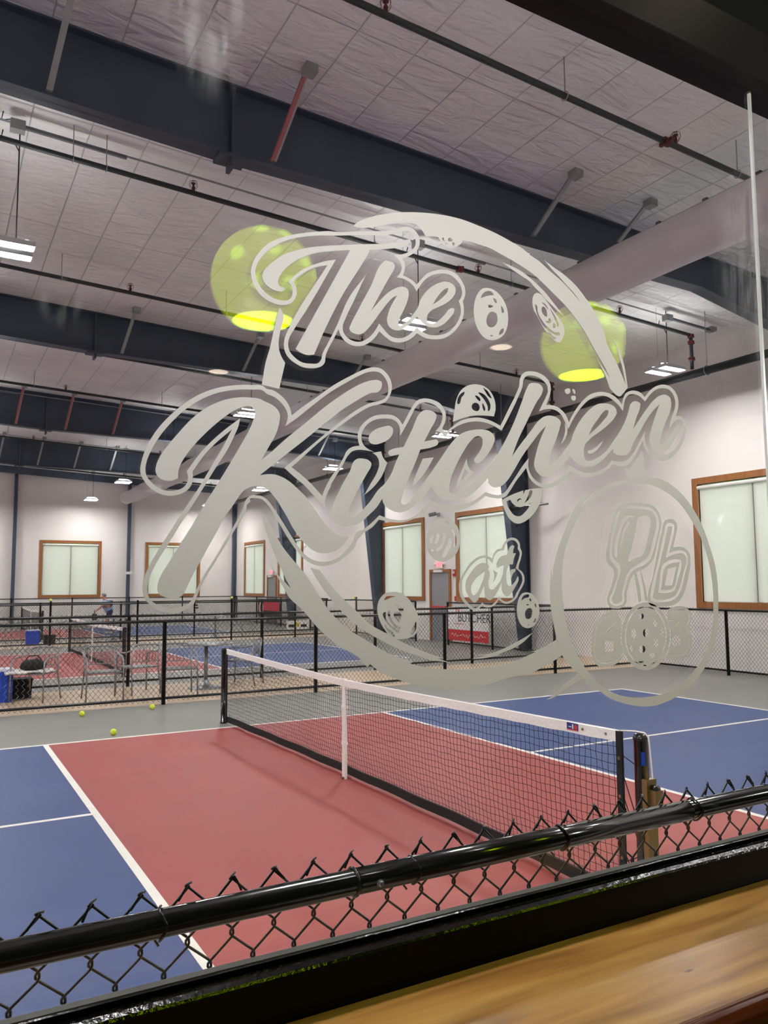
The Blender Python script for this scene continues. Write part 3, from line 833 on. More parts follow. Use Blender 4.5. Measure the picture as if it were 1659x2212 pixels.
        bm = new_bm(); add_box(bm, -0.0094, -0.0086, -2.945, -2.935, 0.882, 0.908); add_box(bm, -0.0094, -0.0086, -2.93, -2.905, 0.889, 0.894); obj('badge_mark', bm, WHITE, ob)
    return s
net(0, 'black pickleball net with white top tape on the court nearest the window', True)
net(12.75, 'pickleball net on the second court, seen through two fences', False)
net(25.5, 'pickleball net on the farthest court beside the bending player', False)

# ================================================================== balls
def pickleball(loc, label, holes=True):
    bm = new_bm(); add_sphere(bm, (0, 0, 0), 0.037, 20, 14)
    o = obj('pickleball', bm, BALL, None, True, loc)
    tag(o, label, 'ball', 'yellow green pickleballs')
    if holes:
        bm = new_bm()
        for (a, b) in ((20, 30), (80, 20), (140, 35), (200, 25), (260, 30), (320, 20), (50, -20), (110, -25), (170, -15), (230, -25), (290, -20), (350, -15), (0, 80)):
            d = Vector((cos(radians(a)) * cos(radians(b)), sin(radians(a)) * cos(radians(b)), sin(radians(b))))
            add_tube(bm, [d * 0.0355, d * 0.0373], 0.0042, 8)
        obj('hole', bm, mat('ball_hole', (120, 140, 30), 0.7), o)
    return o
pickleball((-1.452, 4.85, 0.037), 'yellow green pickleball on the grey floor by the fence, leftmost of the three')
pickleball((-0.50, 4.97, 0.037), 'yellow green pickleball on the grey floor at the fence post')
pickleball((-1.36, 3.24, 0.0375), 'yellow green pickleball just outside the white sideline, nearest of the three')
pickleball((-0.25, 18.1, 1.342), 'yellow green pickleball resting on a fence post left of the player', False)
pickleball((5.13, 18.1, 1.342), 'yellow green pickleball resting on a fence post right of the K lettering', False)
pickleball((9.67, 18.3, 1.275), 'yellow green pickleball lodged on the fence corner near the far tapered column', False)
pickleball((9.7, 5.42, 1.262), 'yellow green pickleball on the fence corner seen behind the badge', False)

# ================================================================== banners and boards
def banner(name, label, x, ya, yb, z0, z1, m):
    s = thing(name, label, 'banner', (x, 0, 0))
    bm = new_bm(); add_box(bm, -0.004, 0.0, yb, ya, z0, z1); obj('cloth', bm, m, s)
    return s
BW_ = mat('banner_white', (226, 222, 220), 0.5); BR_ = mat('banner_red', (196, 36, 44), 0.5); INK = mat('ink_black', (24, 24, 26), 0.5)
s = banner('butcher_banner', 'white and red banner reading BUTCHER tied to the fence right of the exit door', 9.58, 12.38, 10.5, 0.16, 1.08, BW_)
box('red_band', BR_, s, -0.006, -0.0045, 10.5, 12.38, 0.16, 0.46)
def wallmw(y, z, x=-0.007): return Matrix(((0, 0, -1, x), (-1, 0, 0, y), (0, 1, 0, z), (0, 0, 0, 1)))
text_mesh('lettering', 'BUTCHER', 0.34, INK, s, wallmw(11.15, 0.79), 0.0005)
o = text_mesh('lettering', 'the', 0.17, BR_, s, wallmw(11.9, 1.0), 0.0005)
box('underline', BR_, s, -0.0065, -0.0045, 11.6, 12.1, 0.615, 0.63)
# the script line on the red band, unreadable at this distance: a flowing white stroke
bm = new_bm(); pts = []
for i in range(70):
    t = i / 69
    pts.append((-0.0075, 12.22 - 1.6 * t, 0.31 + 0.045 * sin(t * 60) * (0.6 + 0.4 * sin(t * 17)) + 0.02 * sin(t * 23)))
add_tube(bm, pts, 0.008, 4); obj('script_lettering', bm, BW_, s)
s = banner('sponsor_banner', 'dark banner with red strip and round white crest beside the far exit door', 9.62, 27.6, 25.0, 0.35, 1.12, INK)
box('red_strip', mat('banner_crimson', (186, 40, 60), 0.5), s, -0.006, -0.0045, 25.1, 26.9, 0.62, 1.0)
bm = new_bm(); add_tube(bm, [(-0.008, 27.2, 0.74), (-0.0045, 27.2, 0.74)], 0.27, 24); obj('crest', bm, mat('crest_pale', (210, 180, 176), 0.5), s)
bm = new_bm(); add_tube(bm, [(-0.011, 27.2, 0.74), (-0.0085, 27.2, 0.74)], 0.16, 20); obj('crest_core', bm, mat('crest_red', (150, 40, 50), 0.5), s)
s = thing('sponsor_board', 'low white board with yellow mark at the foot of the far fence', 'sign', (8.0, 20.45, 0))
bm = new_bm(); add_box(bm, 0, 0.9, -0.01, 0, 0.12, 0.44); obj('board', bm, BW_, s)
bm = new_bm(); add_box(bm, 0.34, 0.5, -0.014, -0.011, 0.22, 0.36); obj('mark', bm, mat('mark_yellow', (190, 180, 50), 0.5), s)
bm = new_bm(); add_box(bm, 0.08, 0.3, -0.014, -0.011, 0.2, 0.3); add_box(bm, 0.56, 0.8, -0.014, -0.011, 0.2, 0.3); obj('mark', bm, INK, s)
s = thing('tall_sign', 'narrow white sign with yellow top hung on the farthest fence', 'sign', (7.7, 30.74, 0.45))
bm = new_bm(); add_box(bm, -0.2, 0.2, -0.01, 0, 0, 0.66); obj('board', bm, BW_, s)
bm = new_bm(); add_box(bm, -0.1, 0.1, -0.014, -0.011, 0.5, 0.62); obj('mark', bm, MATS['mark_yellow'], s)
bm = new_bm(); add_box(bm, -0.12, 0.12, -0.014, -0.011, 0.2, 0.27); add_box(bm, -0.08, 0.08, -0.014, -0.011, 0.32, 0.4); obj('mark', bm, INK, s)

# ================================================================== furniture on the near walkway
def make_chair():
    s = thing('metal_armchair', 'x', 'chair', (0, 0, 0))
    R = 0.0125
    for sx in (-1, 1):
        bm = new_bm(); add_tube(bm, [(sx * 0.27, 0.24, 0.0), (sx * 0.265, 0.23, 0.42), (sx * 0.262, 0.21, 0.60), (sx * 0.265, 0.12, 0.65), (sx * 0.265, -0.1, 0.66), (sx * 0.25, -0.24, 0.70)], R, 8); obj('front_leg_and_arm', bm, CHROME, s, True)
        bm = new_bm(); add_tube(bm, [(sx * 0.25, -0.30, 0.0), (sx * 0.23, -0.22, 0.42), (sx * 0.22, -0.27, 0.76)], R, 8); obj('back_leg', bm, CHROME, s, True)
    bm = new_bm(); add_tube(bm, [(-0.22, -0.27, 0.76), (-0.15, -0.28, 0.79), (0.15, -0.28, 0.79), (0.22, -0.27, 0.76)], R, 8)
    add_tube(bm, [(-0.225, -0.235, 0.52), (0.225, -0.235, 0.52)], 0.009, 6); obj('back_frame', bm, CHROME, s, True)
    for i in range(7):
        x = -0.165 + i * 0.055
        bm = new_bm(); add_tube(bm, [(x, -0.237, 0.52), (x, -0.279, 0.785)], 0.006, 5); obj('back_slat', bm, CHROME, s, True)
    bm = new_bm()
    for i in range(9): add_box(bm, -0.24, 0.24, -0.21 + i * 0.05, -0.175 + i * 0.05, 0.425, 0.433)
    obj('seat', bm, CHROME, s)
    bm = new_bm(); add_tube(bm, [(-0.25, -0.22, 0.42), (0.25, -0.22, 0.42), (0.25, 0.235, 0.42), (-0.25, 0.235, 0.42)], 0.01, 6, closed=True); obj('seat_frame', bm, CHROME, s, True)
    return s
ch = make_chair()
spots = [((-1.83, 6.75, 0), 2.5, 'bare metal armchair holding the black and white bag, leftmost on the near walkway'),
         ((-0.93, 6.35, 0), pi, 'bare metal armchair turned away from the window between the bag chair and the fence post'),
         ((-0.28, 6.85, 0), 0.25, 'bare metal armchair left of the high table'),
         ((0.20, 6.22, 0), pi - 0.15, 'bare metal armchair with its slatted back in front of the high table'),
         ((1.55, 7.0, 0), 0.9, 'bare metal armchair right of the high table')]
ch.location, ch['label'] = spots[0][0], spots[0][2]; ch.rotation_euler = (0, 0, spots[0][1])
for (p, a, l) in spots[1:]: dup(ch, p, a, l)
s = thing('round_table', 'round metal cafe table with a disc base behind the fence, left of the net post', 'table', (0.84, 6.85, 0))
bm = new_bm(); add_lathe(bm, [(0.0, 0.725), (0.44, 0.725), (0.46, 0.735), (0.46, 0.75), (0.0, 0.753)], seg=36, cap=False); obj('tabletop', bm, CHROME, s, True)
bm = new_bm(); add_lathe(bm, [(0.033, 0.03), (0.033, 0.725)], seg=16); obj('pedestal', bm, CHROME, s, True)
bm = new_bm(); add_lathe(bm, [(0.30, 0.0), (0.30, 0.012), (0.2, 0.03), (0.08, 0.06), (0.05, 0.12), (0.04, 0.14)], seg=32); obj('base', bm, CHROME, s, True)
def bin_(loc, label, h, w, m, lidm):
    s = thing('storage_bin', label, 'bin', loc)
    bm = new_bm()
    add_prism(bm, [(-w * 0.46, 0), (w * 0.46, 0), (w * 0.5, h), (w * 0.47, h), (w * 0.44, 0.012), (-w * 0.44, 0.012), (-w * 0.47, h), (-w * 0.5, h)], 'y', -w * 0.42, w * 0.42)
    add_box(bm, -w * 0.46, w * 0.46, -w * 0.42, -w * 0.40, 0.012, h); add_box(bm, -w * 0.46, w * 0.46, w * 0.40, w * 0.42, 0.012, h)
    obj('bin_body', bm, m, s)
    bm = new_bm(); add_box(bm, -w * 0.52, w * 0.52, -w * 0.45, w * 0.45, h, h + 0.03); obj('bin_rim', bm, lidm, s)
bin_((-2.33, 6.95, 0.002), 'blue waste bin with white rim at the left edge of the near walkway', 0.46, 0.40, VINYLBLUE, mat('pale_liner', (200, 206, 226), 0.5))
bin_((-2.0, 7.25, 0.002), 'black crate on the floor behind the chair with the bag', 0.27, 0.34, RUBBER, RUBBER)
bin_((-0.58, 19.3, 0.002), 'blue waste bin with white rim on the far walkway', 0.42, 0.38, VINYLBLUE, MATS['pale_liner'])
bin_((-0.1, 19.4, 0.002), 'black crate on the far walkway right of the blue bin', 0.25, 0.32, RUBBER, RUBBER)
# bag and folded towel on the first chair
s = thing('sports_bag', 'black sports bag slumped on the leftmost armchair seat', 'bag', (-1.86, 6.78, 0.47))
bm = new_bm(); add_sphere(bm, (0, 0, 0.06), 0.19, 20, 12, 1.0, 0.72, 0.5)
for v in bm.verts: v.co.z += 0.018 * sin(v.co.x * 40) * cos(v.co.y * 33); v.co.z = max(v.co.z, 0.0)
obj('bag_body', bm, RUBBER, s, True)
bm = new_bm(); add_tube(bm, [(-0.13, 0, 0.12), (-0.07, 0, 0.20), (0.05, 0.0, 0.21), (0.12, 0, 0.13)], 0.009, 6); obj('bag_handle', bm, RUBBER, s, True)
bm = new_bm(); n = 12
g = [[bm.verts.new((-2.26 + 0.062 * i, 6.48 + 0.045 * j, 0.436 + 0.028 + 0.012 * sin(i * 1.3 + j) - 0.0 + (0.0 if i > 3 else -0.005 * (3 - i)))) for j in range(n)] for i in range(n)]
for i in range(n - 1):
    for j in range(n - 1): bm.faces.new((g[i][j], g[i + 1][j], g[i + 1][j + 1], g[i][j + 1]))
ext = bmesh.ops.extrude_face_region(bm, geom=list(bm.faces))
for v in [e for e in ext['geom'] if isinstance(e, bmesh.types.BMVert)]: v.co.z -= 0.02
tag(obj('towel', bm, mat('white_towel', (214, 210, 208), 0.9), None, True), 'white folded towel under the black sports bag on the chair', 'towel')
# far walkway chairs, seen through three fences
for (p, a, l) in [((0.5, 19.25, 0.0), 0.2, 'metal armchair on the far walkway beside the black crate'), ((-1.25, 19.2, 0.0), 0.5, 'metal armchair on the far walkway left of the blue bin'), ((5.9, 19.3, 0), 0.4, 'metal armchair on the far walkway right of the tables')]:
    dup(ch, p, a, l)
for (x, l) in ((1.75, 'round metal table on the far walkway left of the player'), (5.0, 'round metal table on the far walkway below the K lettering')):
    s2 = [o for o in COL.objects if o.name.startswith('round_table')][0]
    dup(s2, (x, 19.35, 0), 0, l)

# ================================================================== the player
def skin_obj(name, verts, edges, radii, m, parent, root=0, sub=2):
    me = bpy.data.meshes.new(name); me.from_pydata(verts, edges, []); me.update()
    o = bpy.data.objects.new(name, me); COL.objects.link(o)
    md = o.modifiers.new('skin', 'SKIN'); md.use_smooth_shade = True
    for i, sv in enumerate(me.skin_vertices[0].data):
        r = radii[i]; sv.radius = r if isinstance(r, tuple) else (r, r); sv.use_root = (i == root)
    ss = o.modifiers.new('sub', 'SUBSURF'); ss.levels = sub; ss.render_levels = sub
    bpy.context.view_layer.update()
    dg = bpy.context.evaluated_depsgraph_get()
    me2 = bpy.data.meshes.new_from_object(o.evaluated_get(dg))
    bpy.data.objects.remove(o)
    me2.materials.clear(); me2.materials.append(m)
    for p in me2.polygons: p.use_smooth = True
    o2 = bpy.data.objects.new(name, me2); COL.objects.link(o2); o2.parent = parent
    return o2
pl = thing('person', 'grey haired person in light blue shirt and dark shorts bending forward with a paddle', 'person', (2.4, 24.0, 0))
# local: x to the right of the picture; leans to the left
V = [(0.10, 0, 0.80), (0.06, 0, 0.95), (-0.02, 0, 1.12), (-0.06, 0, 1.20), (-0.10, 0, 1.245), (-0.115, 0.0, 1.30),        # 0 pelvis 1 waist 2 chest 3 upper 4 neck 5 skull base
     (-0.10, -0.19, 1.16), (-0.26, -0.24, 0.97), (-0.42, -0.22, 0.84),                                                # 6 near shoulder, elbow, wrist (paddle arm)
     (-0.02, 0.19, 1.16), (0.16, 0.24, 0.97), (0.12, 0.22, 0.74),                                                     # 9 far arm
     (0.08, -0.11, 0.76), (-0.04, -0.15, 0.44), (0.12, -0.17, 0.08), (-0.02, -0.18, 0.035),                           # 12 near leg
     (0.12, 0.11, 0.76), (0.06, 0.17, 0.44), (0.26, 0.18, 0.08), (0.12, 0.19, 0.035),                                 # 16 far leg
     (-0.15, 0.0, 1.36), (-0.14, 0, 1.42)]
Ed = [(0, 1), (1, 2), (2, 3), (3, 4), (4, 5), (5, 20), (20, 21), (3, 6), (6, 7), (7, 8), (3, 9), (9, 10), (10, 11), (0, 12), (12, 13), (13, 14), (14, 15), (0, 16), (16, 17), (17, 18), (18, 19)]
Rr = [0.12, 0.09, 0.10, 0.075, 0.055, 0.07, 0.06, 0.042, 0.028, 0.06, 0.042, 0.028, 0.09, 0.06, 0.042, 0.035, 0.09, 0.06, 0.042, 0.035, 0.085, 0.055]
skin_obj('body', V, Ed, Rr, SKIN, pl)
skin_obj('shirt', [V[0][:2] + (0.72,), V[1], V[2], (V[3][0], 0, 1.19), V[6], tuple((Vector(V[6]) * 0.4 + Vector(V[7]) * 0.6)), V[9], tuple((Vector(V[9]) * 0.4 + Vector(V[10]) * 0.6))],
         [(0, 1), (1, 2), (2, 3), (3, 4), (4, 5), (3, 6), (6, 7)], [0.18, 0.175, 0.195, 0.14, 0.082, 0.064, 0.078, 0.064], mat('light_blue_shirt', (150, 176, 214), 0.8), pl)
skin_obj('shorts', [(0.10, 0, 0.93), (0.10, 0, 0.78), V[12], (0.0, -0.14, 0.54), V[16], (0.09, 0.15, 0.54)], [(0, 1), (1, 2), (2, 3), (1, 4), (4, 5)],
         [0.16, 0.162, 0.108, 0.088, 0.108, 0.088], mat('dark_shorts', (40, 48, 70), 0.8), pl)
bm = new_bm(); add_sphere(bm, (-0.12, 0, 1.395), 0.092, 16, 12, 1.05, 0.9, 0.85)
for v in list(bm.verts):
    if v.co.x < -0.16 and v.co.z < 1.40: v.co.x = -0.16 + (v.co.x + 0.16) * 0.1
obj('hair', bm, mat('grey_hair', (120, 116, 110), 0.9), pl, True)
bm = new_bm(); add_sphere(bm, (-0.243, 0, 1.335), 0.016, 8, 6); add_sphere(bm, (-0.16, -0.082, 1.35), 0.018, 8, 6, 1, .5, 1.3); add_sphere(bm, (-0.16, 0.082, 1.35), 0.018, 8, 6, 1, .5, 1.3)
obj('nose_and_ears', bm, SKIN, pl, True)
for nm, w, sgn in (('hand', Vector(V[8]), 1), ('hand', Vector(V[11]), -1)):
    hv = [tuple(w), tuple(w + Vector((-0.03, 0, -0.05)))]; he = [(0, 1)]; hr = [0.026, 0.03]
    for k in range(4):
        b = w + Vector((-0.045, (k - 1.5) * 0.018, -0.075)); L = [0.03, 0.036, 0.034, 0.026][k]
        i0 = len(hv)
        hv += [tuple(b), tuple(b + Vector((0.004, 0, -L))), tuple(b + Vector((0.026, 0, -L * 1.4)))]; he += [(1, i0), (i0, i0 + 1), (i0 + 1, i0 + 2)]; hr += [0.010, 0.009, 0.008]
    i0 = len(hv); b = w + Vector((-0.02, -0.035 * sgn, -0.045))
    hv += [tuple(b), tuple(b + Vector((-0.02, -0.012 * sgn, -0.03)))]; he += [(1, i0), (i0, i0 + 1)]; hr += [0.011, 0.009]
    skin_obj(nm, hv, he, hr, SKIN, pl, 0, 1)
for sy, bx_ in ((-0.18, 0.04), (0.185, 0.18)):
    bm = new_bm(); add_sphere(bm, (bx_, sy, 0.045), 0.05, 14, 8, 2.7, 0.95, 0.85)
    for v in bm.verts: v.co.z = max(v.co.z, 0.0)
    obj('shoe', bm, mat('white_shoe', (210, 210, 212), 0.6), pl, True)
s = thing('paddle', 'dark pickleball paddle held low in the bending person\'s hand', 'paddle', (1.93, 23.78, 0.62))
bm = new_bm(); add_prism(bm, [(-0.095, -0.09), (-0.06, -0.12), (0.06, -0.12), (0.095, -0.09), (0.095, 0.08), (0.05, 0.13), (-0.05, 0.13), (-0.095, 0.08)], 'y', -0.007, 0.007); obj('paddle_face', bm, mat('dark_paddle', (46, 48, 56), 0.5), s)
bm = new_bm(); add_tube(bm, [(0, 0, 0.12), (0.0, 0, 0.24)], 0.015, 8); obj('paddle_handle', bm, RUBBER, s)

